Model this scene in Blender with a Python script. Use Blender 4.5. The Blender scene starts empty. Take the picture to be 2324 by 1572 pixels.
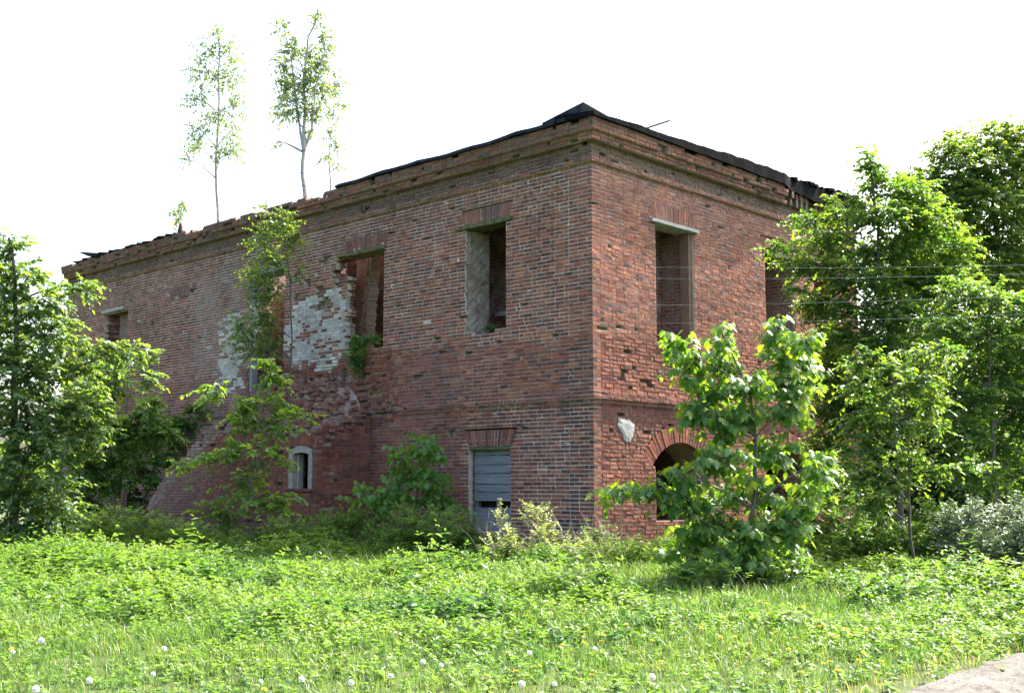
import bpy, math, random
import numpy as np
from mathutils import Matrix, Vector
random.seed(7); RNG = np.random.default_rng(11)
S = bpy.context.scene; COL = S.collection
R = math.radians
# ------------------------------------------------------------------ camera
F, TH, CZ = 2609.0, R(6.86), 1.6
cam = bpy.data.objects.new('camera', bpy.data.cameras.new('camera')); COL.objects.link(cam)
cam.location = (0, 0, CZ); cam.rotation_euler = (R(90) + TH, 0, 0)
cam.data.sensor_width = 36; cam.data.lens = F / 2324 * 36; cam.data.clip_end = 3000; cam.data.clip_start = .1
S.camera = cam
O = np.array([0, 0, CZ])
def ray(px, py):
    x = (px - 1162) / F; y = -(py - 786) / F
    return np.array([x, math.cos(TH) - y * math.sin(TH), math.sin(TH) + y * math.cos(TH)])
def at(px, py, Y):
    d = ray(px, py); return O + d * (Y / d[1])
AL = R(46.4)
U = np.array([-math.sin(AL), math.cos(AL), 0.]); V = np.array([math.cos(AL), math.sin(AL), 0.])
NL = -V.copy(); NR = -U.copy()
_d = ray(1345, 700); C0 = np.array([_d[0] / _d[1] * 23.6, 23.6, 0.])
def onw(px, py, dv, org=C0):
    n = np.array([-dv[1], dv[0], 0]); d = ray(px, py)
    P = O + d * (np.dot(n, org - O) / np.dot(n, d))
    return np.dot(P - org, dv), P[2]
# ------------------------------------------------------------------ tagging
def tag(o, label=None, cat=None, group=None, kind=None):
    if label: o['label'] = label
    if cat: o['category'] = cat
    if group: o['group'] = group
    if kind: o['kind'] = kind
    return o
def empty(name, loc=(0, 0, 0), label=None, cat=None, group=None):
    o = bpy.data.objects.new(name, None); o.location = loc; o.empty_display_size = .2
    COL.objects.link(o); tag(o, label, cat, group); return o
WM = {}
def link(name, me, parent=None, M=None):
    o = bpy.data.objects.new(name, me); COL.objects.link(o)
    if M is not None: o.matrix_world = M; WM[o.name] = M
    if parent is not None:
        o.parent = parent; o.matrix_parent_inverse = WM.get(parent.name, Matrix.Translation(parent.location)).inverted()
    return o
# ------------------------------------------------------------------ materials
def mat(name):
    m = bpy.data.materials.new(name); m.use_nodes = True
    nt = m.node_tree; nt.nodes.clear()
    out = nt.nodes.new('ShaderNodeOutputMaterial'); b = nt.nodes.new('ShaderNodeBsdfPrincipled')
    nt.links.new(b.outputs[0], out.inputs[0]); return m, nt, b, out
def N(nt, t, **kw):
    n = nt.nodes.new(t)
    for k, v in kw.items(): setattr(n, k, v)
    return n
def noise(nt, scale, detail=4, rough=.6, coord='Object', vec=None, stretch=None):
    n = N(nt, 'ShaderNodeTexNoise'); n.inputs['Scale'].default_value = scale
    n.inputs['Detail'].default_value = detail; n.inputs['Roughness'].default_value = rough
    if vec is None:
        tc = N(nt, 'ShaderNodeTexCoord'); vec = tc.outputs[coord]
    if stretch:
        mp = N(nt, 'ShaderNodeMapping'); mp.inputs['Scale'].default_value = stretch
        nt.links.new(vec, mp.inputs['Vector']); vec = mp.outputs[0]
    nt.links.new(vec, n.inputs['Vector']); return n.outputs['Fac']
def ramp(nt, fac, stops):
    r = N(nt, 'ShaderNodeValToRGB'); e = r.color_ramp.elements
    while len(e) < len(stops): e.new(.5)
    for i, (p, c) in enumerate(stops):
        e[i].position = p; e[i].color = (*c, 1) if len(c) == 3 else c
    nt.links.new(fac, r.inputs[0]); return r.outputs[0]
def mix(nt, a, b, fac, mode='MIX'):
    m = N(nt, 'ShaderNodeMix', data_type='RGBA', blend_type=mode)
    for s, x in ((6, a), (7, b), (0, fac)):
        if hasattr(x, 'links'): nt.links.new(x, m.inputs[s])
        else: m.inputs[s].default_value = x if s == 0 else (*x, 1)
    return m.outputs[2]
def bump(nt, b, h, strength=.4, dist=.02):
    n = N(nt, 'ShaderNodeBump'); n.inputs['Strength'].default_value = strength; n.inputs['Distance'].default_value = dist
    nt.links.new(h, n.inputs['Height']); nt.links.new(n.outputs[0], b.inputs['Normal'])
def tinted(name, sc1=9, lo=.6, hi=1.25, rough=.9, bs=.5, sc2=45, bd=.012):
    m, nt, b, _ = mat(name)
    a = N(nt, 'ShaderNodeAttribute', attribute_name='tint')
    f = noise(nt, sc1, 6, .7)
    c = mix(nt, a.outputs['Color'], ramp(nt, f, [(.25, (lo,) * 3), (.75, (hi,) * 3)]), 1., 'MULTIPLY')
    nt.links.new(c, b.inputs['Base Color']); b.inputs['Roughness'].default_value = rough
    b.inputs['Specular IOR Level'].default_value = .25
    bump(nt, b, noise(nt, sc2, 5, .7), bs, bd); return m
M_BRICK = tinted('weathered_brick', 7, .62, 1.3)
def stains(m):
    nt = m.node_tree; b = nt.nodes['Principled BSDF']; l = b.inputs['Base Color'].links[0]; src = l.from_socket
    f = noise(nt, .55, 7, .62); st = noise(nt, 1.0, 5, .6, stretch=(2.6, 2.6, .22))
    c = mix(nt, src, ramp(nt, f, [(.32, (.66, .63, .62)), (.52, (1., 1., 1.)), (.72, (1.22, 1.16, 1.12))]), 1., 'MULTIPLY')
    c = mix(nt, c, (.085, .075, .062), ramp(nt, st, [(.58, (0, 0, 0)), (.74, (.55, .55, .55))]))
    c = mix(nt, c, (.34, .30, .27), ramp(nt, noise(nt, 1.7, 8, .72), [(.60, (0, 0, 0)), (.74, (.5, .5, .5))]))
    nt.links.new(c, b.inputs['Base Color'])
stains(M_BRICK)
M_MORTAR = tinted('lime_mortar', 5, .6, 1.15)
M_RUBBLE = tinted('broken_masonry', 6, .5, 1.3, .95, .9, 14, .06)
def simple(name, stops, scale, detail=5, rough=.9, stretch=None, bs=.3, bd=.01, spec=.25):
    m, nt, b, _ = mat(name); f = noise(nt, scale, detail, .65, stretch=stretch)
    nt.links.new(ramp(nt, f, stops), b.inputs['Base Color']); b.inputs['Roughness'].default_value = rough
    b.inputs['Specular IOR Level'].default_value = spec
    bump(nt, b, f, bs, bd); return m
M_WOOD = simple('grey_weathered_wood', [(.25, (.10, .11, .12)), (.5, (.20, .22, .235)), (.8, (.30, .32, .33))], 3, 8, .85, (.6, 8, 14))
M_WOODP = simple('pale_wood', [(.3, (.24, .25, .25)), (.7, (.46, .48, .46))], 4, 6, .85, (1, 8, 8))
M_MOSSW = simple('mossy_wood', [(.3, (.05, .05, .035)), (.5, (.11, .11, .05)), (.7, (.20, .19, .12))], 9, 6, .95)
M_PLAST = simple('stained_plaster', [(.3, (.17, .13, .11)), (.48, (.33, .29, .26)), (.75, (.48, .46, .42))], 4.5, 8, .95, None, .5, .03)
M_WHITEP = simple('chalky_plaster', [(.3, (.24, .235, .23)), (.6, (.40, .40, .395))], 12, 6, .95)
M_ROOF = simple('tarred_roof_sheet', [(.3, (.016, .018, .024)), (.55, (.032, .037, .046)), (.8, (.06, .065, .075))], 5, 6, 1., None, .2, .01, .05)
M_MOSSR = simple('rotten_mossy_roofing', [(.3, (.004, .005, .007)), (.55, (.009, .010, .012)), (.8, (.02, .021, .02))], 7, 7, 1., None, .5, .03, .03)
M_RUST = simple('rusty_iron', [(.3, (.03, .02, .02)), (.7, (.10, .05, .04))], 12)
M_BARK = simple('grey_bark', [(.3, (.07, .06, .05)), (.7, (.17, .15, .13))], 14, 6, .9, (1, 1, .3))
M_BIRCH = simple('birch_bark', [(.32, (.09, .08, .08)), (.45, (.36, .35, .34)), (.8, (.55, .53, .52))], 6, 6, .8, (1, 1, 3))
M_TWIG = simple('dry_twig', [(.3, (.22, .17, .13)), (.7, (.42, .36, .29))], 14)
M_WIRE = simple('zinc_wire', [(.3, (.26, .26, .26)), (.7, (.36, .36, .36))], 3, 2, .6)
M_SOIL = simple('meadow_soil', [(.3, (.035, .04, .018)), (.55, (.06, .085, .025)), (.8, (.10, .12, .04))], 3.2, 8, .95, None, .8, .05)  # dark green-brown soil tone, the same over the whole ground
def inner_brick(name='inside_brickwork', lo=.45, hi=.62, amt=.75, pl=(.36, .31, .27)):
    m, nt, b, _ = mat(name)
    tc = N(nt, 'ShaderNodeTexCoord'); sp = N(nt, 'ShaderNodeSeparateXYZ'); nt.links.new(tc.outputs['Object'], sp.inputs[0])
    ad = N(nt, 'ShaderNodeMath', operation='ADD'); nt.links.new(sp.outputs[0], ad.inputs[0]); nt.links.new(sp.outputs[1], ad.inputs[1])
    cb = N(nt, 'ShaderNodeCombineXYZ'); nt.links.new(ad.outputs[0], cb.inputs[0]); nt.links.new(sp.outputs[2], cb.inputs[1])
    br = N(nt, 'ShaderNodeTexBrick'); nt.links.new(cb.outputs[0], br.inputs['Vector'])
    for k, v in dict(Scale=1., **{'Mortar Size': .008, 'Brick Width': .26, 'Row Height': .085, 'Mortar Smooth': .2}).items(): br.inputs[k].default_value = v
    br.inputs['Color1'].default_value = (.21, .085, .06, 1); br.inputs['Color2'].default_value = (.13, .06, .05, 1); br.inputs['Mortar'].default_value = (.33, .28, .24, 1)
    f = noise(nt, 2.6, 7, .7)
    c = mix(nt, br.outputs['Color'], pl, ramp(nt, f, [(lo, (0, 0, 0)), (hi, (amt,) * 3)]))
    nt.links.new(c, b.inputs['Base Color']); b.inputs['Roughness'].default_value = .95
    b.inputs['Specular IOR Level'].default_value = .2
    bump(nt, b, noise(nt, 9, 6, .7), .8, .03); return m
M_INNER = inner_brick(); M_PALEJ = inner_brick('plastered_brick_reveal', .30, .55, .92, (.46, .41, .36)); M_GRIMJ = inner_brick('grimy_brick_reveal', .40, .60, .8, (.23, .185, .165))
def leaf_mat(name, trans=.5, rough=.38, spec=.5, tmul=(2.5, 2.1, .4)):
    m, nt, b, out = mat(name)
    a = N(nt, 'ShaderNodeAttribute', attribute_name='tint')
    nt.links.new(a.outputs['Color'], b.inputs['Base Color']); b.inputs['Roughness'].default_value = rough
    b.inputs['Specular IOR Level'].default_value = spec
    t = N(nt, 'ShaderNodeBsdfTranslucent')
    nt.links.new(mix(nt, a.outputs['Color'], tmul, 1., 'MULTIPLY'), t.inputs[0])
    ms = N(nt, 'ShaderNodeMixShader'); ms.inputs[0].default_value = trans
    nt.links.new(b.outputs[0], ms.inputs[1]); nt.links.new(t.outputs[0], ms.inputs[2]); nt.links.new(ms.outputs[0], out.inputs[0])
    return m
M_LEAF = leaf_mat('leaf_blade'); M_MAPLE = leaf_mat('maple_leaf_blade', .5, .36, .5)
M_BIRL = leaf_mat('birch_leaf_blade', .5, .35, .5); M_HERB = leaf_mat('herb_leaf_blade', .46, .45, .4, (1.55, 1.7, .6)); M_GRASS = leaf_mat('grass_blade', .45, .42, .4, (1.5, 1.6, .7))
M_SILV = leaf_mat('silvery_leaf_blade', .25, .33, .7, (1.2, 1.3, .7))
# ------------------------------------------------------------------ mesh accumulators
class Acc:
    """boxes and polygons with one tint and one material per face"""
    def __init__(s): s.v = []; s.f = []; s.c = []; s.m = []
    def face(s, pts, c=(1, 1, 1), m=0):
        i = len(s.v); s.v.extend(pts); s.f.append(tuple(range(i, i + len(pts)))); s.c.append(c); s.m.append(m)
    def hexa(s, p, c=(1, 1, 1), m=0, back=True):
        # p: 4 front corners (ccw seen from the front) then 4 back corners
        i = len(s.v); s.v.extend(p)
        q = [(0, 1, 2, 3), (1, 0, 4, 5), (2, 1, 5, 6), (3, 2, 6, 7), (0, 3, 7, 4)]
        if back: q.append((7, 6, 5, 4))
        for k in q: s.f.append(tuple(i + j for j in k)); s.c.append(c); s.m.append(m)
    def box(s, x0, x1, y0, y1, z0, z1, c=(1, 1, 1), m=0, j=0., back=True):
        g = (lambda: random.uniform(-j, j)) if j else (lambda: 0.)
        s.hexa([(x0 + g(), y1 + g(), z0 + g()), (x1 + g(), y1 + g(), z0 + g()), (x1 + g(), y1 + g(), z1 + g()), (x0 + g(), y1 + g(), z1 + g()),
                (x0, y0, z0), (x1, y0, z0), (x1, y0, z1), (x0, y0, z1)], c, m, back)
    def build(s, name, mats, parent=None, M=None, flip=False):
        me = bpy.data.meshes.new(name)
        v = np.array(s.v, float)
        f = s.f
        if flip: v[:, 0] *= -1; f = [t[::-1] for t in f]
        me.from_pydata(v.tolist(), [], f)
        for mm in (mats if isinstance(mats, (list, tuple)) else [mats]): me.materials.append(mm)
        me.polygons.foreach_set('material_index', np.array(s.m, np.int32))
        at_ = me.attributes.new('tint', 'FLOAT_COLOR', 'FACE')
        at_.data.foreach_set('color', np.hstack([np.array(s.c, np.float32), np.ones((len(s.c), 1), np.float32)]).ravel())
        me.update(); return link(name, me, parent, M)
class Big:
    """numpy accumulator: many small copies of one polygon layout, tint per vertex"""
    def __init__(s): s.V = []; s.L = []; s.T = []; s.C = []; s.M = []; s.n = 0
    def add(s, verts, loops, tot, cols, m=0):
        # verts (K,P,3); loops: flat list for one copy; tot: polygon sizes of one copy
        K, P = verts.shape[:2]
        s.V.append(verts.reshape(-1, 3)); lp = np.asarray(loops)[None, :] + (np.arange(K) * P)[:, None] + s.n
        s.L.append(lp.ravel()); s.T.append(np.tile(tot, K)); s.C.append(np.repeat(cols, P, axis=0)); s.M.append(np.full(K * len(tot), m)); s.n += K * P
    def build(s, name, mats, parent=None):
        V_ = np.concatenate(s.V); L = np.concatenate(s.L); T = np.concatenate(s.T); Cc = np.concatenate(s.C)
        me = bpy.data.meshes.new(name); me.vertices.add(len(V_)); me.vertices.foreach_set('co', V_.astype(np.float32).ravel())
        me.loops.add(len(L)); me.loops.foreach_set('vertex_index', L.astype(np.int32))
        me.polygons.add(len(T)); me.polygons.foreach_set('loop_start', np.concatenate([[0], np.cumsum(T)[:-1]]).astype(np.int32))
        me.polygons.foreach_set('loop_total', T.astype(np.int32))
        for mm in (mats if isinstance(mats, (list, tuple)) else [mats]): me.materials.append(mm)
        me.polygons.foreach_set('material_index', np.concatenate(s.M).astype(np.int32))
        a = me.attributes.new('tint', 'FLOAT_COLOR', 'POINT')
        a.data.foreach_set('color', np.hstack([Cc, np.ones((len(Cc), 1))]).astype(np.float32).ravel())
        me.update(calc_edges=True); return link(name, me, parent)
def nrm(a): return a / np.maximum(np.linalg.norm(a, axis=-1, keepdims=True), 1e-9)
def tubes(big, paths, radii, sides=5, col=(1, 1, 1), m=0):
    """paths: list of (n,3); radii: list of (n,)"""
    for p, r in zip(paths, radii):
        p = np.asarray(p, float); n = len(p); t = nrm(np.gradient(p, axis=0))
        ref = np.array([0, 0, 1.]) if abs(t[0][2]) < .9 else np.array([1., 0, 0])
        a = nrm(np.cross(t, ref)); b = np.cross(t, a); an = np.arange(sides) * 2 * math.pi / sides
        rr = np.asarray(r)[:, None, None]
        ring = p[:, None, :] + rr * (a[:, None, :] * np.cos(an)[None, :, None] + b[:, None, :] * np.sin(an)[None, :, None])
        lp = []; tt = []
        for i in range(n - 1):
            for k in range(sides):
                lp += [i * sides + k, i * sides + (k + 1) % sides, (i + 1) * sides + (k + 1) % sides, (i + 1) * sides + k]; tt.append(4)
        big.add(ring.reshape(1, -1, 3), lp, tt, np.array([col]), m)
def bez(a, b, c, n=7):
    t = np.linspace(0, 1, n)[:, None]; return (1 - t) ** 2 * a + 2 * t * (1 - t) * b + t * t * c
# leaf outlines in (along, across) with a fold height
LEAF_O = dict(P=[(0, 0, 0), (.32, .5, .10), (.72, .36, .06), (1, 0, -.10), (.72, -.36, .06), (.32, -.5, .10)], L=[0, 3, 2, 1, 0, 5, 4, 3], T=[4, 4])
LEAF_D = dict(P=[(0, 0, 0), (.40, .5, .08), (1, 0, -.05), (.40, -.5, .08)], L=[0, 2, 1, 0, 3, 2], T=[3, 3])
_mp = [(.0, .04), (-.08, .32), (.13, .24), (.18, .60), (.34, .26), (.52, .62), (.56, .18), (.74, .24), (1.05, 0)]
_ml = [(a, b, -.12 * abs(b) / .6 - .12 * a * a) for a, b in _mp] + [(a, -b, -.12 * abs(b) / .6 - .12 * a * a) for a, b in _mp[-2::-1]]
LEAF_M = dict(P=[(.25, 0, .03)] + _ml, L=sum([[0, i, i + 1] for i in range(1, len(_ml))], []), T=[3] * (len(_ml) - 1))
def leaves(big, shape, pos, axis, nor, size, width, col, m=0):
    axis = nrm(axis); side = nrm(np.cross(axis, nor)); up = np.cross(side, axis)
    P = np.array(shape['P'])
    s = np.asarray(size)[:, None, None]
    v = pos[:, None, :] + s * (P[None, :, 0, None] * axis[:, None, :] + P[None, :, 1, None] * width * side[:, None, :] + P[None, :, 2, None] * up[:, None, :])
    big.add(v, shape['L'], shape['T'], col, m)
def lerp(a, b, t): return np.asarray(a)[None, :] * (1 - t[:, None]) + np.asarray(b)[None, :] * t[:, None]
# ------------------------------------------------------------------ terrain
def hgt(x, y):
    x = np.asarray(x, float); y = np.asarray(y, float)
    b = .05 * np.sin(x * .55 + 1.2) * np.sin(y * .47 + .4) + .035 * np.sin(x * 1.3 + y * .9) + .02 * np.sin(x * 2.7 - y * 1.9 + 2)
    k = np.clip((y - 8) / 8, 0, 1) * np.exp(-np.maximum(y - 60, 0) / 60)
    g = lambda cx, cy, sx, sy, a: a * np.exp(-((x - cx) / sx) ** 2 - ((y - cy) / sy) ** 2)
    return b * (.4 + .6 * k) + .05 * k + .14 * np.clip((y - 18.5) / 5, 0, 1) * np.exp(-np.maximum(y - 60, 0) / 60) + g(-7.6, 19.6, 3.0, 2.0, .10) + g(-4.2, 18.2, 1.6, 1.5, .10) + g(-6.2, 22.6, 1.6, 2.0, -.24)
def plant_h(x, y):
    n = np.sin(x * 1.1 + .6 * np.sin(y * .9)) * np.sin(y * .83 + 1.7) + .6 * np.sin(x * 2.3 - y * 1.7) * np.sin(y * 2.1 + x)
    base = .09 + .20 * np.clip((y - 10.5) / 6, 0, 1) - .06 * np.clip((y - 19) / 3, 0, 1)
    g = lambda cx, cy, sx, sy, a: a * np.exp(-((x - cx) / sx) ** 2 - ((y - cy) / sy) ** 2)
    return np.clip(base * (1 + .55 * n) + g(-4.2, 18.2, 1.4, 1.1, .15) + g(-7.8, 19.0, 2.4, 1.3, .10) + g(-1.6, 20., 2.6, 1.8, -.15) + g(2.4, 16.2, 2.8, 2.6, -.22) + g(-1.2, 14.2, 1.3, .9, .16) + g(5.4, 15.2, 1.6, 1.2, .12) + g(-6.6, 23.5, 1.8, 1.6, -.1), .05, 1)
RD = np.array([.716, .698]); RP = np.array([3.02, 9.05]); RN = np.array([.698, -.716])
def road_d(x, y):   # >0 on the road side
    return (x - RP[0]) * RN[0] + (y - RP[1]) * RN[1] + .16 * np.sin(x * 2.1 + y) + .08 * np.sin(x * 5.3 - y * 3)
def in_build(x, y, m=0.):
    px = x - C0[0]; py = y - C0[1]; a = px * U[0] + py * U[1]; b = px * V[0] + py * V[1]
    main = (a > -m) & (a < 24 + m) & (b > -m) & (b < 11.6 + m)
    ann = (a > 7.1 - m) & (a < 16 + m) & (b > -1.7 - m) & (b < .1)
    return main | ann
def ground():
    xs = np.concatenate([[-900, -300, -120, -60, -40], np.arange(-30, 30.1, .4), [40, 60, 120, 300, 900]])
    ys = np.concatenate([[-200, -60, -20, -8], np.arange(-2, 48.1, .4), [55, 70, 110, 250, 600, 1500]])
    X, Y = np.meshgrid(xs, ys); Z = hgt(X, Y); v = np.stack([X, Y, Z], -1).reshape(-1, 3); nx = len(xs)
    f = [(r * nx + c, r * nx + c + 1, (r + 1) * nx + c + 1, (r + 1) * nx + c) for r in range(len(ys) - 1) for c in range(nx - 1)]
    me = bpy.data.meshes.new('ground'); me.from_pydata(v.tolist(), [], f); me.materials.append(M_SOIL); me.polygons.foreach_set('use_smooth', [True] * len(f))
    tag(link('ground', me), kind='structure')
ground()
def road():
    m, nt, b, _ = mat('sandy_track')
    f = noise(nt, 2.2, 9, .7); f2 = noise(nt, 24, 5, .7)
    c = ramp(nt, f, [(.3, (.05, .044, .036)), (.5, (.115, .104, .09)), (.7, (.165, .152, .135))])
    c = mix(nt, c, (.045, .042, .032), ramp(nt, f2, [(.52, (0, 0, 0)), (.62, (.8, .8, .8))]))
    nt.links.new(c, b.inputs['Base Color']); b.inputs['Roughness'].default_value = .95
    bump(nt, b, f2, .8, .03)
    v = []; f = []; ss = np.concatenate([np.linspace(-12, -2.2, 40), np.linspace(-2, 6, 220), np.linspace(6.2, 45, 120)]); ww = np.linspace(.02, 3.9, 90)
    for s in ss:
        for w in ww:
            p = RP + RD * s + RN * w; rut = -.07 * math.exp(-((w - .75 - .10 * math.sin(s * .9)) / .13) ** 2) + .03 * math.exp(-((w - .5 - .10 * math.sin(s * .9)) / .1) ** 2) - .06 * math.exp(-((w - 1.5 - .1 * math.sin(s * .7)) / .16) ** 2) - .05 * math.exp(-((w - 2.9) / .22) ** 2)
            z = float(hgt(p[0], p[1])) + .075 + rut + .012 * math.sin(s * 7 + w * 9) * math.sin(w * 13 - s * 3) + random.uniform(-.011, .011) - (.085 if w < .05 else 0)
            v.append((p[0], p[1], z))
    n = len(ww)
    f = [(i * n + j, i * n + j + 1, (i + 1) * n + j + 1, (i + 1) * n + j) for i in range(len(ss) - 1) for j in range(n - 1)]
    me = bpy.data.meshes.new('dirt_road'); me.from_pydata(v, [], [t[::-1] for t in f]); me.materials.append(m); me.polygons.foreach_set('use_smooth', [True] * len(f))
    tag(link('dirt_road', me), kind='structure')
road()
# ------------------------------------------------------------------ brickwork
CH, Z0, NROW, JT = .085, .22, 106, .020
def zr(r): return Z0 + CH * r
def rz(z): return int(round((z - Z0) / CH))
def n2(a, b, s=0):
    return (math.sin(a * 1.3 + s) * math.sin(b * 1.9 + 2 * s) + .6 * math.sin(a * 3.1 - b * 2.3 + s) + .4 * math.sin(a * 6.7 + b * 5.1 + 3 * s)) / 2
PAL = [(.255, .088, .056), (.22, .076, .054), (.175, .064, .052), (.29, .112, .068), (.135, .06, .055), (.30, .13, .078), (.20, .095, .076), (.105, .055, .054)]
def brick_tint(w=(6, 6, 4, 3, 3, 1.4, 3, 1.5)):
    c = random.choices(PAL, w)[0]; k = random.uniform(.92, 1.32)
    return tuple(min(1, q * k) for q in c)
def mixc(a, b, t): return tuple(x * (1 - t) + y * t for x, y in zip(a, b))
class Wall:
    def __init__(s, L, rows, prot, thick, sx): s.L = L; s.rows = rows; s.prot = prot; s.thick = thick; s.sx = sx; s.thin = None; s.open = []; s.arches = []; s.holes = []
    def ivals(s, r):
        z = zr(r) + CH / 2; iv = [(s.start(r), s.L)]
        for (a, b, z0, z1, ja, jb) in s.open:
            if z0 <= z <= z1:
                aa = a + (random.uniform(-ja, ja * .2) if ja else 0); bb = b + (random.uniform(-jb * .2, jb) if jb else 0)
                iv = s.cut(iv, aa, bb)
        for fn in s.arches:
            q = fn(z)
            if q: iv = s.cut(iv, *q)
        return iv
    @staticmethod
    def cut(iv, a, b):
        o = []
        for p, q in iv:
            if b <= p or a >= q: o.append((p, q)); continue
            if a - p > .03: o.append((p, a))
            if q - b > .03: o.append((b, q))
        return o
    def start(s, r): return 0.
    def keep(s, t, z, r): return True
    def missing(s, t, z, r): return False
    def eroded(s, t, z): return .006
    def style(s, t, z, r): return brick_tint(), 0
    def mortar(s, t, z): return (.40, .36, .31)
    def lay(s, acc, core=None):
        for r in s.rows:
            p = s.prot(r); z0 = zr(r); z1 = z0 + CH; ph = random.random() * .1 + (r % 2) * .19
            for (a, b) in s.ivals(r):
                t = a; k = (r % 2); first = True; run = None; kept = []
                while t < b - 1e-4:
                    w = .262 if k % 2 == 0 else (.132 if random.random() < .75 else .262)
                    if first: w = (.262 if r % 2 else .135); first = False
                    k += 1; w *= random.uniform(.95, 1.04)
                    if b - (t + w) < .07: w = b - t
                    t2 = min(t + w, b); tc = (t + t2) / 2; zc = (z0 + z1) / 2
                    if s.keep(tc, zc, r):
                        kept.append((t, t2))
                        if s.missing(tc, zc, r) or any(abs(tc - h[0]) < h[2] and abs(zc - h[1]) < h[3] for h in s.holes): pass
                        else:
                            e = s.eroded(tc, zc) + .002
                            mcol = s.mortar(tc, zc)
                            acc.box(t - .0006 + (.007 if t == s.start(r) else 0), t2 + .0006, p - .13, p - e, z0 - .0006, z1 + .0006, mcol, 1, 0, False)
                            c, mi = s.style(tc, zc, r); jj = .004 if e < .012 else .006; d = random.uniform(-.003, .004) 
                            xa = t + (JT / 2 if t > s.start(r) + 1e-6 else 0); xb = t2 - JT / 2
                            if xb - xa > .02: acc.box(xa, xb, p - .13, p + d, z0 + JT / 2, z1 - JT / 2, c, mi, jj, False)
                    t = t2
                if core is not None and kept:
                    runs = [list(kept[0])]
                    for q in kept[1:]:
                        if q[0] - runs[-1][1] < 1e-3: runs[-1][1] = q[1]
                        else: runs.append(list(q))
                    for (x0, x1) in runs:
                        if x0 < .2 and s.start(r) < .2 and a < .2: x0 = x0 + .12
                        if s.thin and x0 < s.thin[1] and x1 > s.thin[0] and s.thin[2] < z0 < s.thin[3]:
                            if x0 < s.thin[0] - .02: core.box(x0, s.thin[0], -s.thick, p - .125, z0, z1, (.3, .25, .21), 0)
                            e1 = s.thin[1] + random.uniform(-.1, .1); core.box(max(x0, s.thin[0]), min(x1, e1), -.26 + random.uniform(-.06, .04), p - .125, z0, z1, (.3, .25, .21), 0); x0 = e1
                        if x1 - x0 > .02: core.box(x0 + .003 * random.random(), x1 - .003 * random.random(), -s.thick, p - .125, z0, z1, (.3, .25, .21), 0)
def frame(org, sx):
    x = U if sx > 0 else -V; y = NL if sx > 0 else NR
    return Matrix(((x[0], y[0], 0, org[0]), (x[1], y[1], 0, org[1]), (0, 0, 1, org[2]), (0, 0, 0, 1)))
FL, FR = frame(C0, 1), frame(C0, -1)
RS0, RS1, RF0, RB2, RB1 = 36, 39, 97, 101, 103      # string course, frieze, lower and upper cornice band
def prot(r):
    if RS0 <= r < RS1: return (.04, .075, .06)[r - RS0]
    if r == RF0 - 1: return .07
    if RF0 <= r < RB2: return .03
    if RB2 <= r < RB1: return .18 + .025 * (r - RB2)
    if r >= RB1: return .28 + .012 * (r - RB1)
    return 0.
LEN_L, LEN_R = 24.0, 11.7
def quoin(r, left):
    thru = (r % 2 == 0) == left
    return -prot(r) if thru else .128 - prot(r)
# windows: name -> (t0, t1, z0, z1)
WA = (2.36, 3.66, .55, 2.46); WB = (2.50, 3.78, 5.08, 7.50); WC = (6.72, 8.16, 4.95, 7.52); WD = (10.94, 12.56, 4.20, 7.50); WE = (19.64, 21.14, 4.60, 7.30)
W1 = (2.22, 3.70, 4.70, 7.43); W2 = (6.82, 8.20, 4.70, 7.43); WR = (2.12, 4.02); ARC, ARZ, ARR = 3.07, 1.18, 1.36
W3 = (6.62, 8.5)
def jack(t0, t1, zb, h, spl=.14):
    def fn(z):
        if zb <= z <= zb + h:
            e = spl * (z - zb) / h; return (t0 - e, t1 + e)
    return fn
def arcfn(tc):
    def fn(z):
        q = None
        if ARZ + .70 < z < ARZ + ARR + .42: 
            q = math.sqrt(max((ARR + .42) ** 2 - (z - ARZ) ** 2, 0)); q = min(q, (z - ARZ) * 1.25)
            return (tc - q, tc + q) if q > .05 else None
    return fn
building = empty('brick_building', tuple(C0), 'derelict two storey red brick building with empty windows and collapsed roof', 'building')
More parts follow.
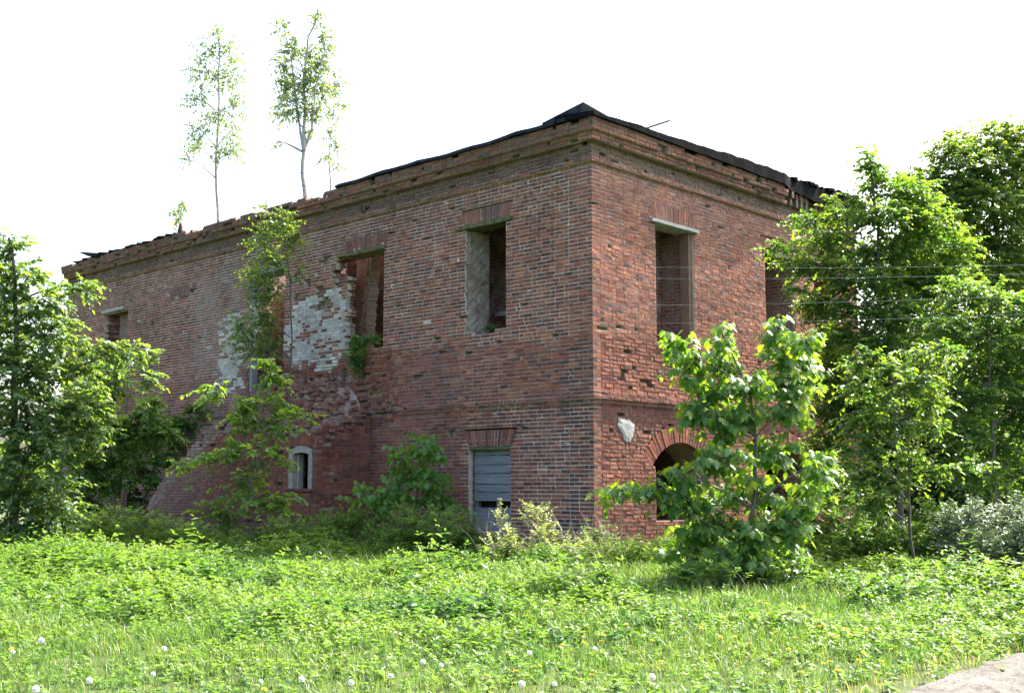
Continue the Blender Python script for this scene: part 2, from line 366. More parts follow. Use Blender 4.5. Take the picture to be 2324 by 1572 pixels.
# ---- left facade
WHITE_POLY = [onw(x, y, U) for x, y in ((664, 700), (700, 672), (740, 655), (778, 655), (786, 720), (786, 800), (750, 845), (690, 838), (655, 835), (640, 760))]
WHITE_POL2 = [onw(x, y, U) for x, y in ((497, 730), (548, 700), (552, 890), (500, 890))]
def inpoly(p, t, z):
    c = False; n = len(p)
    for i in range(n):
        a, b = p[i], p[i - 1]
        if (a[1] > z) != (b[1] > z) and t < (b[0] - a[0]) * (z - a[1]) / (b[1] - a[1]) + a[0]: c = not c
    return c
def ss(x, a, b):
    q = min(1, max(0, (x - a) / (b - a))); return q * q * (3 - 2 * q)
class LeftWall(Wall):
    def start(s, r): return quoin(r, True)
    def keep(s, t, z, r):
        if RS0 <= r < RS1: return True
        if r >= RB1 + 1:     # upper cornice broken where the roof fell in
            if 7.6 < t < 19.5:
                k = 1.3 + 1.2 * n2(t * 1.7, 3.) + (0 if t < 17 else 1.2)
                return (r - RB1 - 1) < k
        return True
    def missing(s, t, z, r):
        if RS0 <= r < RS1 and t > 4.3 and n2(t * 2, r) + (t - 6.8) * .6 > -.2: return True
        if r >= RB2 and t > 6 and n2(t * 2.2, r * 1.3, 1) > .46: return True
        if r >= RF0 and random.random() < .03: return True
        if 6.6 < t < 12.8 and 3.2 < z < 4.75: return random.random() < (.30 if z < 4.4 else .12)
        if 7.9 < t < 9.6 and 6.2 < z < 7.6 and n2(t * 3, z * 3) > .35: return True
        return random.random() < .004
    def eroded(s, t, z):
        if 6.4 < t < 13 and 3 < z < 4.9: return .03
        if z > 8.4: return .014
        if RS0 - 8 < rz(z) < RS1 + 14 and n2(t * .8, z) > .1: return .012
        return random.choice((.003, .004, .006, .009))
    def white(s, t, z):
        if inpoly(WHITE_POLY, t, z): return n2(t * 2.4, z * 3.3, 2) + random.uniform(-.6, .6) < .34
        if inpoly(WHITE_POL2, t, z): return random.random() < .72 + .2 * n2(t * 3, z * 2)
        return False
    def style(s, t, z, r):
        if s.white(t, z): k = random.uniform(.44, .60); return mixc((k, k * .985, k * .92), (.27, .15, .12), random.choice((0, .05, .1, .2, .45))), 0
        c = brick_tint()
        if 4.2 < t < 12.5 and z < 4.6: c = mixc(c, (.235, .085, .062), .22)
        g = ss(z, 6.6, 8.6) * .34 + ss(t, 8, 13) * .08
        gq = 0
        if 12.9 < t < 15.9 and z < 8.3: gq = .36 * ss(t, 12.9, 13.4) * (1 - ss(t, 15.2, 15.9)) * (1 - ss(z, 7.6, 8.3)) + .35 * n2(t * 2, z * 2)
        if 12.6 < t < 13.4: g = max(g, .5)
        if r >= RF0 - 1: g = max(g, .25) + .15 * n2(t * 3, r, 4)
        c = mixc(c, (.215, .135, .115), min(.85, max(0, g + .16 * n2(t, z, 3))))
        if gq > 0: c = mixc(c, (.27, .225, .205), min(gq, .85))
        if t < .9 and z < 4.6 and random.random() < .45: c = mixc(c, (.075, .05, .055), .7)
        if r >= RB1 and random.random() < .25: c = mixc(c, (.14, .13, .09), .5)
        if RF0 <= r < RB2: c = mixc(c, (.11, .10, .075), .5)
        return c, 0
    def mortar(s, t, z):
        if s.white(t, z): return (.48, .47, .44)
        if z > 8.5: return (.34, .30, .24)
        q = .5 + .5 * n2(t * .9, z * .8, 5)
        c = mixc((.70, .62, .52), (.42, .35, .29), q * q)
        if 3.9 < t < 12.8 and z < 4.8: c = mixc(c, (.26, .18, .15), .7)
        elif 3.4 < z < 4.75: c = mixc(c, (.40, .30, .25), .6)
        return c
lw = LeftWall(LEN_L, range(-6, NROW), prot, .72, 1)
lw.open = [(WA[0], WA[1], WA[2], WA[3], 0, .02), (*WB, 0, .05), (*WC, .0, .16), (*WD, .05, .1), (*WE, .02, .12), (WB[0] + .35, WB[1] - .2, 4.98, 5.1, 0, 0), (WC[0] + .1, WC[1] + .5, 6.9, 7.5, 0, .3)]
lw.arches = [jack(WA[0] - .05, WA[1] + .05, WA[3], .36), jack(WB[0] - .08, WB[1] + .05, WB[3], .42), jack(WC[0] - .03, WC[1] + .05, WC[3], .34), jack(15.9, 17.0, 7.3, .3, .06)]
for x, y in ((963, 543), (897, 692), (1255, 763), (1298, 462), (1185, 972), (1026, 983), (915, 987), (724, 657), (672, 672), (945, 858), (1130, 775), (994, 800), (880, 815), (436, 660), (374, 700), (345, 733), (500, 690), (455, 765), (1060, 800)):
    t, z = onw(x, y, U); lw.holes.append((t, z, .11, .05))
for x, y in ((724, 657), (672, 672), (735, 690), (700, 640)): t, z = onw(x, y, U); lw.holes.append((t, z, .2, .13))
lw.thin = (8.0, 9.4, 4.9, 7.45)
a_, c_ = Acc(), Acc()
lw.lay(a_, c_)
facade = a_.build('facade_wall', [M_BRICK, M_MORTAR], building, FL)
c_.build('facade_masonry_core', [M_INNER], building, FL)
a = Acc()
for _ in range(330):
    t = random.uniform(7.9, 19.0); y = random.uniform(-.6, .24); an = random.uniform(0, 3.1); ca, sa = math.cos(an), math.sin(an); tl = random.uniform(-.5, .5)
    l, w, h = random.choice((.12, .08, .05)), random.uniform(.035, .06), random.uniform(.02, .036)
    z = zr(RB1 + 1) + .05 + .14 * max(0, n2(t * 1.7, 3.)) + random.uniform(-.03, .06)
    P = [(-l, w, -h), (l, w, -h), (l, w, h), (-l, w, h), (-l, -w, -h), (l, -w, -h), (l, -w, h), (-l, -w, h)]
    a.hexa([(t + p * ca - q * sa, y + p * sa + q * ca, z + r + p * tl) for p, q, r in P], mixc(brick_tint(), (.2, .17, .13), random.random() * .8), 0)
tag(a.build('wall_head_rubble', [M_BRICK], building, FL), kind='stuff')
# ---- right side wall
class RightWall(Wall):
    def start(s, r): return quoin(r, False)
    def keep(s, t, z, r):
        if r >= RB2 and t > 7.2 + .12 * (r - RB2) * random.uniform(.6, 1.4) + .3 * math.sin(r): return (r < RB2 + 1 and t < 7.6)
        return True
    def missing(s, t, z, r):
        if RF0 - 1 <= r < RB2 and t > 9.3 and random.random() < .5: return True
        if 3.5 < z < 4.8 and random.random() < .012: return True
        if r >= RB1 and t > 1.5 and n2(t * 3, r * 2, 2) > .5: return True
        if r >= RF0 and random.random() < .05: return True
        return random.random() < .004
    def eroded(s, t, z):
        if z < 4.75 and t > .25 and not (2.9 < z < 3.4): return random.choice((.010, .014, .018))
        if z > 8.3: return .012
        return random.choice((.005, .008, .01))
    def style(s, t, z, r):
        c = brick_tint((6, 6, 4, 5, 2, 2.5, 2, .6))
        if z < 4.75: c = mixc(c, (.26, .115, .082), .35)
        if 2.7 < z < 3.5: c = mixc(c, (.14, .06, .055), .45)  # cast shadow of the string course darkened into the brick tint
        g = ss(z, 6.2, 8.6) * .4
        if r >= RF0 - 1: g = max(g, .25) + .15 * n2(t * 3, r, 4)
        c = mixc(c, (.20, .14, .125), min(.8, max(0, g + .15 * n2(t, z, 3))))
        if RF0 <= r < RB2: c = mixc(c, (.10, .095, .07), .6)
        return c, 0
    def mortar(s, t, z):
        if z > 8.5: return (.33, .29, .235)
        if z < 4.75 and t > .25: return (.30, .22, .175)
        return mixc((.66, .57, .48), (.40, .33, .28), .5 + .5 * n2(t, z * .8, 5))
rw = RightWall(LEN_R, range(-6, NROW), prot, .9, -1)
rw.open = [(*W1, 0, 0), (*W2, .0, .06), (WR[0], WR[1], .80, ARZ + .98, .0, .0), (W3[0], W3[1], .80, ARZ + .98, .0, .0), (9.3, 10.6, 4.7, 7.43, .03, .03)]
rw.arches = [jack(W1[0] - .05, W1[1] + .05, W1[3], .46, .12), jack(W2[0] - .03, W2[1] + .03, W2[3], .40), arcfn(ARC), arcfn((W3[0] + W3[1]) / 2)]
for x, y in ((1357, 462), (1392, 978), (1462, 980), (1372, 730), (1365, 745), (1442, 835), (1420, 795), (1500, 860), (1490, 610), (1385, 560), (1605, 470), (1655, 610), (1410, 845), (1470, 870), (1430, 880), (1668, 1040)):
    t, z = onw(x, y, V); rw.holes.append((t, z, .13, .05))
a_, c_ = Acc(), Acc()
rw.lay(a_, c_)
sidew = a_.build('side_wall', [M_BRICK, M_MORTAR], building, FR, flip=True)
c_.build('side_masonry_core', [M_INNER], building, FR, flip=True)
# ---- brick arches over the openings
def jack_part(t0, t1, zb, h, M, flip, spl=.14, drop=0.1, grey=.3):
    a = Acc(); n = int((t1 - t0) / .088); a.box(t0 - .02, t1 + .02, -.5, -.012, zb + .002, zb + h * .97, (.46, .40, .34), 1)
    for i in range(n):
        f0 = (i + .11) / n; f1 = (i + .89) / n
        b0, b1 = t0 + (t1 - t0) * f0, t0 + (t1 - t0) * f1; u0, u1 = t0 - spl + (t1 - t0 + 2 * spl) * f0, t0 - spl + (t1 - t0 + 2 * spl) * f1
        c = mixc(brick_tint(), (.21, .15, .13), grey); d = random.uniform(-.008, .006); zz = zb + (random.uniform(0, drop) if random.random() < .3 else 0)
        hs = [(zz, zb + h)] if i % 2 == 0 else [(zz, zb + h * .36), (zb + h * .39, zb + h)]
        for (q0, q1) in hs:
            k0, k1 = (q0 - zb) / h, (q1 - zb) / h; L = lambda p, q, k: p + (q - p) * k
            xa, xb, xc, xd = L(b0, u0, k0), L(b1, u1, k0), L(b1, u1, k1), L(b0, u0, k1)
            a.hexa([(xa, d, q0), (xb, d, q0), (xc, d, q1 - .006), (xd, d, q1 - .006), (xa, -.2, q0), (xb, -.2, q0), (xc, -.2, q1 - .006), (xd, -.2, q1 - .006)], c, 0)
    return a.build('window_arch', [M_BRICK, M_MORTAR], building, M, flip)
jack_part(WA[0] - .05, WA[1] + .05, WA[3], .36, FL, False, drop=.02, grey=.1)
jack_part(WB[0] - .08, WB[1] + .05, WB[3], .42, FL, False)
jack_part(WC[0] - .03, WC[1] + .05, WC[3], .34, FL, False, drop=.2)
jack_part(15.9, 17.0, 7.3, .3, FL, False, .06, .1, .6)
jack_part(W1[0] - .05, W1[1] + .05, W1[3], .46, FR, True, .12, .02)
jack_part(W2[0] - .03, W2[1] + .03, W2[3], .40, FR, True)
def round_arch(tc):
    a = Acc(); n = 27; R0, R1 = ARR, ARR + .40; A = .92
    pts = [(tc + math.sin(q) * (R1 - .005), ARZ + math.cos(q) * (R1 - .005)) for q in np.linspace(-A, A, 30)] + [(tc + math.sin(q) * R0, ARZ + math.cos(q) * R0) for q in np.linspace(A, -A, 30)]
    half = (WR[1] - WR[0]) / 2
    for i in range(n):
        q0 = -A + 2 * A * (i + .10) / n; q1 = -A + 2 * A * (i + .90) / n; qa = -A + 2 * A * i / n; qb = -A + 2 * A * (i + 1) / n
        rin = max(R0, half / max(abs(math.sin((q0 + q1) / 2)), .01) if abs(math.sin((q0 + q1) / 2)) * R0 > half else R0)
        P = lambda q, r: (tc + math.sin(q) * r, ARZ + math.cos(q) * r)
        def quad(qs, qe, ra, rb, d, c, m, bk):
            p = [P(qs, ra), P(qe, ra), P(qe, rb), P(qs, rb)]
            a.hexa([(x, d, z) for x, z in p] + [(x, bk, z) for x, z in p], c, m)
        quad(qa, qb, rin + .004, R1, -.022, (.26, .20, .16), 1, -.89)
        c = mixc(brick_tint(), (.28, .11, .075), .4); d = random.uniform(-.006, .006)
        rm = rin + (.12 if i % 2 else .25)
        if R1 - rm > .05:
            quad(q0, q1, rin, rm - .006, d, c, 0, -.15); quad(q0, q1, rm + .006, R1 - .004, d + .002, mixc(brick_tint(), (.28, .11, .075), .4), 0, -.15)
    # infill between the ring foot and the coursed wall
    a.build('round_arch', [M_BRICK, M_MORTAR], building, FR, True)
round_arch(ARC); round_arch((W3[0] + W3[1]) / 2)
# ---- reveals, lintels, frames, sills
def board(name, x0, x1, y0, y1, z0, z1, m, M, flip, parent=building, j=.006, n=8, sag=0.):
    a = Acc(); xs = np.linspace(x0, x1, n + 1); dz = [random.uniform(-j, j) + sag * math.sin(math.pi * i / n) for i in range(n + 1)]
    for i in range(n):
        p, q = xs[i], xs[i + 1]; s0, s1 = dz[i], dz[i + 1]
        a.hexa([(p, y1, z0 + s0), (q, y1, z0 + s1), (q, y1, z1 + s1), (p, y1, z1 + s0), (p, y0, z0 + s0), (q, y0, z0 + s1), (q, y0, z1 + s1), (p, y0, z1 + s0)])
    return a.build(name, m, parent, M, flip)
board('lintel', WB[0] - .20, WB[1] + .32, -.42, .05, WB[3] - .02, WB[3] + .075, M_MOSSW, FL, False, j=.012)
board('lintel', WC[0] - .05, WC[1] + .05, -.5, .04, WC[3] - .06, WC[3] + .035, M_MOSSW, FL, False, j=.015)
board('lintel', WE[0] + .1, WE[1] + .12, -.1, .11, WE[3] + .0, WE[3] + .09, M_WOODP, FL, False)
board('lintel', WD[0] - .1, WD[1] + .1, -.5, .02, WD[3] + .0, WD[3] + .09, M_WOOD, FL, False)
board('lintel', W1[0] - .20, W1[1] + .12, -.35, .085, W1[3] - .01, W1[3] + .065, M_WOODP, FR, True)
board('lintel', W2[0] - .06, W2[1] + .06, -.5, .02, W2[3] - .01, W2[3] + .06, M_MOSSW, FR, True)
board('window_frame', W1[1] - .13, W1[1] - .01, -.30, -.06, W1[2] + .02, W1[3] - .02, simple('brown_wood', [(.3, (.14, .085, .065)), (.7, (.26, .17, .13))], 4, 6, .9, (8, 8, 1)), FR, True, n=2, j=.002)
board('window_sill', W1[0] + .01, W1[0] + .75, -.5, .015, W1[2] - .06, W1[2] + .0, M_WHITEP, FR, True)
def patch(name, pts, y, m, M, flip, parent=building, rag=.03, amp=.012):
    """thin uneven layer of plaster with a ragged rim on a wall face"""
    a = Acc(); pts = np.array(pts); out = []
    n = len(pts)
    for i in range(n):
        p, q = pts[i], pts[(i + 1) % n]; k = max(2, int(np.linalg.norm(q - p) / .06))
        for t in range(k): out.append(p + (q - p) * t / k + RNG.normal(0, rag, 2) * .6)
    c = np.mean(out, 0); mid = [c + (o - c) * .6 for o in out]
    for i in range(len(out)):
        k = (i + 1) % len(out)
        f = lambda p, d: (p[0], d, p[1])
        a.face([f(out[i], y - .02), f(out[k], y - .02), f(out[k], y), f(out[i], y)])
        a.face([f(out[i], y), f(out[k], y), f(mid[k], y + amp), f(mid[i], y + amp)]); a.face([f(mid[i], y + amp), f(mid[k], y + amp), f(c, y + amp)])
    return a.build(name, m, parent, M, flip)
patch('plaster_patch', [onw(x, y, V) for x, y in ((1402, 948), (1425, 950), (1440, 965), (1438, 985), (1430, 1003), (1418, 1002), (1410, 980), (1403, 965))], .010, M_WHITEP, FR, True)
def jamb(name, t, dirn, z0, z1, d0, d1, m, M, flip):
    """uneven plaster lining on the far jamb of an opening"""
    a = Acc(); nz, ny = 26, 8; zs = np.linspace(z0, z1, nz); ys = np.linspace(d0, d1, ny)
    X = RNG.normal(0, .008, (nz, ny)) - dirn * .0
    for i in range(nz - 1):
        for k in range(ny - 1):
            q = [(i, k), (i, k + 1), (i + 1, k + 1), (i + 1, k)]
            a.face([(t - .022 + X[r, c], ys[c], zs[r]) for r, c in (q if not flip else q[::-1])])
    return a.build(name, m, building, M, flip)
jamb('plaster_reveal', WB[1], 1, WB[2], WB[3] - .03, -.03, -.74, M_PALEJ, FL, False)
jamb('plaster_reveal', W1[1], 1, W1[2], W1[3], -.3, -.92, M_GRIMJ, FR, True)
jamb('plaster_reveal', W2[1] - .02, 1, W2[2], W2[3], -.05, -.92, M_GRIMJ, FR, True)
# bricked up back of the far left window
a = Acc(); a.box(WE[0] + .02, WE[1] - .35, -.42, -.34, WE[2], WE[3] - .04); a.build('window_infill', M_GRIMJ, building, FL)
# door frame post in the tall torn opening
board('door_frame', WD[1] - .14, WD[1] - .01, -.2, -.02, WD[2] - .1, WD[3] - .02, M_WOOD, FL, False, n=2)
# boarded ground floor window
bw = Acc()
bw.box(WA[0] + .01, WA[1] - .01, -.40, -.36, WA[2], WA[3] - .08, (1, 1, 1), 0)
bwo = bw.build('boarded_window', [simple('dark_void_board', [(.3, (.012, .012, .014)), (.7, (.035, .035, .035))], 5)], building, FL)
z = 1.24
for hgt_, w in ((.20, .0), (.17, .01), (.235, -.01), (.19, .005), (.20, 0), (.15, .01)):
    board('plank', WA[0] + .02 + w, WA[1] - .03, -.19, -.155 + random.uniform(-.01, .012), z + .006, z + hgt_ - .004, M_WOOD, FL, False, bwo, j=.004); z += hgt_ + .004
board('frame_post', WA[0] + .02, WA[0] + .10, -.30, -.20, WA[2], WA[3] - .05, M_WOOD, FL, False, bwo, n=2)
board('frame_post', WA[1] - .10, WA[1] - .02, -.30, -.20, WA[2], WA[3] - .05, M_WOOD, FL, False, bwo, n=2)
board('frame_post', 2.92, 2.98, -.30, -.21, WA[2], WA[3] - .05, M_WOODP, FL, False, bwo, n=2)
board('plank', WA[0] + .03, WA[1] - .02, -.18, -.15, WA[2], WA[2] + .55, M_WOOD, FL, False, bwo)
board('lintel', WA[0] - .0, WA[1] + .0, -.3, -.02, WA[3] - .08, WA[3] + .0, M_MOSSW, FL, False)
# ---- far walls, inner walls, floors and two added dark backings (local frame of the facade: x along, y outwards)
def slab(name, x0, x1, y0, y1, z0, z1, m=M_INNER): 
    a = Acc(); a.box(x0, x1, y0, y1, z0, z1); return a.build(name, m, building, FL)
slab('rear_wall', .9, LEN_L - .8, -LEN_R, -LEN_R + .7, -.2, 8.6)
slab('end_wall', LEN_L - .75, LEN_L, -LEN_R, -.73, -.2, 9.2)
slab('inner_wall', 4.6, 23.2, -5.2, -4.7, -.2, 3.7); slab('inner_wall', .95, 4.2, -3.9, -3.4, 3.9, 8.8)
slab('inner_wall', .95, 4.2, -5.2, -4.7, -.2, 3.7); slab('inner_wall', 4.2, 4.7, -7, -.74, 3.9, 8.8)
slab('inner_wall', 9.4, 20.0, -5.2, -4.7, 3.9, 9.0); slab('inner_wall', 13.4, 13.9, -4.69, -.74, 3.9, 8.4)
slab('inner_wall', 8.8, 10.88, -2.75, -2.35, 3.9, 8.2, M_GRIMJ); slab('inner_wall', 10.9, 13.38, -2.3, -1.85, 3.9, 7.6); slab('upper_floor', .95, 23.2, -LEN_R + .72, -.74, 3.66, 3.86, M_MOSSW)  # first two slabs added so the second window and tall opening look dark
board('floor_beam', .97, 4.18, -1.5, -1.35, 5.62, 5.72, M_WOODP, FL, False)
board('floor_beam', 4.75, 13.3, -2.6, -2.4, 7.95, 8.12, M_ROOF, FL, False)
# stair-like stump of a torn cross wall, seen in the sun through the second window
_c, _s = math.cos(R(32)), math.sin(R(32))
for k, (t0, y0, sl) in enumerate(((9.15, -1.25, -.42), (9.75, -1.55, -.5), (10.4, -1.5, -.3))):
    a = Acc()
    for i in range(46):
        z = 3.9 + i * CH
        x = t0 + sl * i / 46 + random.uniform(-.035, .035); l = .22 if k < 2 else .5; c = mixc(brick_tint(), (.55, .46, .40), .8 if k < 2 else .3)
        P = [(-.02, 0), (-.02, .26), (l, .26), (l, 0)]
        q = [(x + p * _c - r * _s * 0 + r * (-_s), y0 + p * (-_s) * -1 * 0 - p * _s - r * _c) for p, r in P]
        z1 = z + CH * .9
        a.face([(*q[0], z), (*q[1], z), (*q[1], z1), (*q[0], z1)], c); a.face([(*q[1], z), (*q[2], z), (*q[2], z1), (*q[1], z1)], c)
        a.face([(*q[2], z), (*q[3], z), (*q[3], z1), (*q[2], z1)], c); a.face([(*q[3], z), (*q[0], z), (*q[0], z1), (*q[3], z1)], c)
        a.face([(*p, z1) for p in q], c); a.face([(*p, z) for p in q[::-1]], c)
    a.build('torn_cross_wall', [M_BRICK], building, FL)
# ---- roof remains and one added shading sheet
ZT = zr(NROW)
def roofsheet(name, x0, x1, y0, y1, z, th, m, M, flip, rise=.05, rag=.02, n=40):
    a = Acc(); xs = np.linspace(x0, x1, n + 1); e = [RNG.normal(0, rag) for _ in xs]; w = [.018 * math.sin(x * 1.3) + .012 * math.sin(x * 4.1) for x in xs]
    for i in range(n):
        p, q = xs[i], xs[i + 1]; r = rise * (y1 - y0)
        A = lambda x, k, up: (x, y1 + e[k], z + w[k] + (th if up else 0))
        B = lambda x, k, up: (x, y0, z + r + w[k] + (th if up else 0))
        a.hexa([A(p, i, 0), A(q, i + 1, 0), A(q, i + 1, 1), A(p, i, 1), B(p, i, 0), B(q, i + 1, 0), B(q, i + 1, 1), B(p, i, 1)])
    return a.build(name, m, building, M, flip)
t820 = onw(822, 402, U)[0]
roofsheet('roof_sheet', -.30, 8.3, -6.0, .37, ZT - .0, .075, M_ROOF, FL, False, .035, .008)
roofsheet('roof_sheet', 8.35, 11.0, -6.0, -1.1, ZT - .45, .06, M_ROOF, FL, False, .02)  # unseen sheet added to shade the interior behind the second upper window
roofsheet('roof_sheet', 16.3, 22.8, -5.5, .36, ZT - .0, .05, M_ROOF, FL, False, .03, .06)
roofsheet('roof_sheet', 6.4, 11.2, -6.0, -.8, ZT - .02, .08, M_ROOF, FR, True, .03)
roofsheet('roof_sheet', .9, 4.6, -10.8, -6.0, ZT + .13, .06, M_ROOF, FL, False, -.02)
# rotten layered edge of the roof along the side wall: ragged top and underside
def rotten():
    a = Acc(); n = 260; xs = np.linspace(-.37, 12.0, n + 1)
    def prof(x):
        g = max(0, x) / 12
        top = ZT + .07 + .28 * g + .04 * ss(x, 1, 4) + .03 * n2(x * 1.1, 1.) + .02 * n2(x * 5, 2.) * g * 2
        bot = ZT - .01 - .02 * g - (.06 * ss(x, 7, 9) + .12 * ss(x, 8, 11.5)) + .02 * n2(x * 3, 4.) * ss(x, 3, 7)
        return bot, top
    for i in range(n):
        p, q = xs[i], xs[i + 1]; b0, t0 = prof(p); b1, t1 = prof(q)
        f = .375 + .012 * n2(p * 1.3, 1) - .16 * ss(p, 7.2, 8); f2 = .375 + .012 * n2(q * 1.3, 1) - .16 * ss(q, 7.2, 8)
        a.hexa([(p, f, b0), (q, f2, b1), (q, f2, t1), (p, f, t0), (p, -.7, b0 + .02), (q, -.7, b1 + .02), (q, -.7, t1 + .12), (p, -.7, t0 + .12)])
    for i in range(60):
        x = 4 + 8 * random.random() ** .7; b, t = prof(x); s = random.uniform(.015, .05)
        a.box(x - s * 1.6, x + s * 1.6, 0.1 - s, .22 + s, t - s * .8, t + s, (1, 1, 1), 0, s * .5)
    return a.build('rotten_roof_edge', M_MOSSR, building, FR, True)
rotten()
# sheet of roofing bent upwards at the corner
def flap():
    o = .27; og = C0 + NL * o
    P = [onw(1228, 280, U, og), onw(1320, 230, U, og), onw(1317, 262, U, og), onw(1240, 290, U, og)]
    a = Acc()
    p = [(P[0][0], o, P[0][1]), (P[3][0], o, P[3][1]), (P[2][0], o + .03, P[2][1]), (P[1][0], o - .05, P[1][1])]
    b = [(x, y - .9, z - .12) for x, y, z in p]
    a.hexa([p[1], p[0], p[3], p[2], b[1], b[0], b[3], b[2]])
    a.build('bent_roof_sheet', M_ROOF, building, FL)
    q = [onw(182, 582, U), onw(240, 586, U), onw(205, 592, U)]
    a = Acc(); f = [(t - .5, .35, z + .05) for t, z in q]; g = [(x + .3, -1.0, z - .03) for x, y, z in f]
    a.face(f); a.face(g[::-1])
    for i in range(3): a.face([f[i], g[i], g[(i + 1) % 3], f[(i + 1) % 3]])
    a.build('bent_roof_sheet', M_ROOF, building, FL)
flap()
a = Acc(); _xs = np.linspace(7.1, 11.6, 46)
for p, q in zip(_xs[:-1], _xs[1:]):
    d0 = .05 + .05 * n2(p * 3, 1.) + .10 * (random.random() < .3); zt = ZT + .02 + .12 * (p - 7.1) / 4.5
    a.box(p, q, -.6, d0, zr(RB2) + .003, zr(RB2) + .2, mixc((.17, .11, .09), (.2, .19, .14), random.random()), 0, .01); a.box(p, q, -.6, d0 + .06 * random.random(), zr(RB2) + .205, zt - .12 * random.random(), mixc((.19, .10, .08), (.15, .12, .095), random.random()), 0, .012)
a.build('broken_cornice', M_RUBBLE, building, FR, True)
# stray roof stick, stump of pipe and iron hooks
def rod(name, pts, r, m, parent, sides=6):
    b = Big(); tubes(b, [np.array(pts)], [np.full(len(pts), r)], sides); return b.build(name, m, parent)
p0, p1 = at(1486, 285, 25.4), at(1520, 274, 25.4); e = nrm(p1 - p0)
rod('roof_batten', [p0 - e * 1.5 - np.array([0, 0, .02]), p0, p1], .022, M_ROOF, building)
tt, zz = onw(403, 528, U)
q = C0 + U * tt + NL * -.1
b_ = Big(); tubes(b_, [np.array([[q[0], q[1], 9.1], [q[0], q[1], 9.45], [q[0], q[1], 9.72]])], [np.array([.12, .09, .03])], 7); b_.build('pipe_stump', M_RUST, building)
def hook(px, py, dv, n, sc=.1):
    t, z = onw(px, py, dv); c = C0 + dv * t + n * .03 + np.array([0, 0, z])
    pts = [c + dv * (-sc) + np.array([0, 0, sc]), c + dv * (-sc * .9), c + dv * (-sc * .4) + np.array([0, 0, -sc * .8]), c + dv * sc * .5 + np.array([0, 0, -sc * .7]), c + dv * sc * .9 + np.array([0, 0, .0]), c + dv * sc + np.array([0, 0, sc])]
    rod('iron_hook', [p + n * .03 for p in pts], .016, M_RUST, building)
hook(829, 478, U, NL)
# ------------------------------------------------------------------ ruined annex in front of the facade
AD = 1.63
t_c = onw(840, 1100, U)[0]
AO = C0 + NL * AD      # origin of the annex front plane
annex = empty('ruined_annex', tuple(AO + U * t_c), 'low broken brick annex with small arched window leaning against the facade', 'ruin')
FA = frame(AO, 1); FAS = frame(AO + U * t_c, -1)
PROF = sorted([onw(x, y, U, AO) for x, y in ((718, 985), (690, 975), (650, 962), (600, 940), (550, 930), (520, 940), (470, 972), (430, 1020), (390, 1060), (355, 1110), (333, 1150), (318, 1200))])
AEND = PROF[-1][0]
def atop(t): return float(np.interp(t, [p[0] for p in PROF], [p[1] for p in PROF]))
aw0 = onw(710, 1010, U, AO); aw1 = onw(655, 1108, U, AO)
AW = (aw0[0], aw1[0], aw1[1], aw0[1])     # annex window
class AnnexFront(Wall):
    off = t_c
    def start(s, r): return t_c + (0 if r % 2 else .128)
    def keep(s, t, z, r): return z < atop(t) + .10 * n2(t * 4, z * 2) - .02
    def missing(s, t, z, r):
        d = atop(t) - z
        return random.random() < (.22 if d < .3 else .012)
    def eroded(s, t, z): return .03 if atop(t) - z < .4 else random.choice((.012, .018, .022))
    def style(s, t, z, r):
        c = mixc(brick_tint(), (.26, .10, .07), .3)
        if t > 11: c = mixc(c, (.30, .185, .145), ss(t, 11, 13) * (.55 + .2 * n2(t, z)))
        if atop(t) - z < .45: c = mixc(c, (.40, .31, .26), random.uniform(.2, .75))
        if z < 1.0: c = mixc(c, (.15, .08, .075), .3)
        return c, 0
    def mortar(s, t, z): return mixc((.25, .18, .15), (.44, .36, .31), ss(t, 11.5, 13.5))
af = AnnexFront(AEND, range(-6, 46), lambda r: 0., .5, 1)
af.open = [(AW[0], AW[1], AW[2], AW[3] - .02, 0, 0)]
a_, c_ = Acc(), Acc(); af.lay(a_, c_)
a_.build('front_wall', [M_BRICK, M_MORTAR], annex, FA); c_.build('front_masonry_core', [M_INNER], annex, FA)
class AnnexSide(AnnexFront):
    def start(s, r): return 0. if r % 2 == 0 else .128
    def keep(s, t, z, r): return z < 2.95 + .25 * t + .15 * n2(t * 4, z)
    def missing(s, t, z, r): return random.random() < (.25 if z > 2.9 else .01)
    def eroded(s, t, z): return random.choice((.008, .012, .016))
    def style(s, t, z, r): return mixc(brick_tint(), (.23, .08, .06), .4), 0
as_ = AnnexSide(AD - .01, range(-6, 46), lambda r: 0., .5, -1)
a_, c_ = Acc(), Acc(); as_.lay(a_, c_)
a_.build('side_wall', [M_BRICK, M_MORTAR], annex, FAS, True); c_.build('side_masonry_core', [M_INNER], annex, FAS, True)
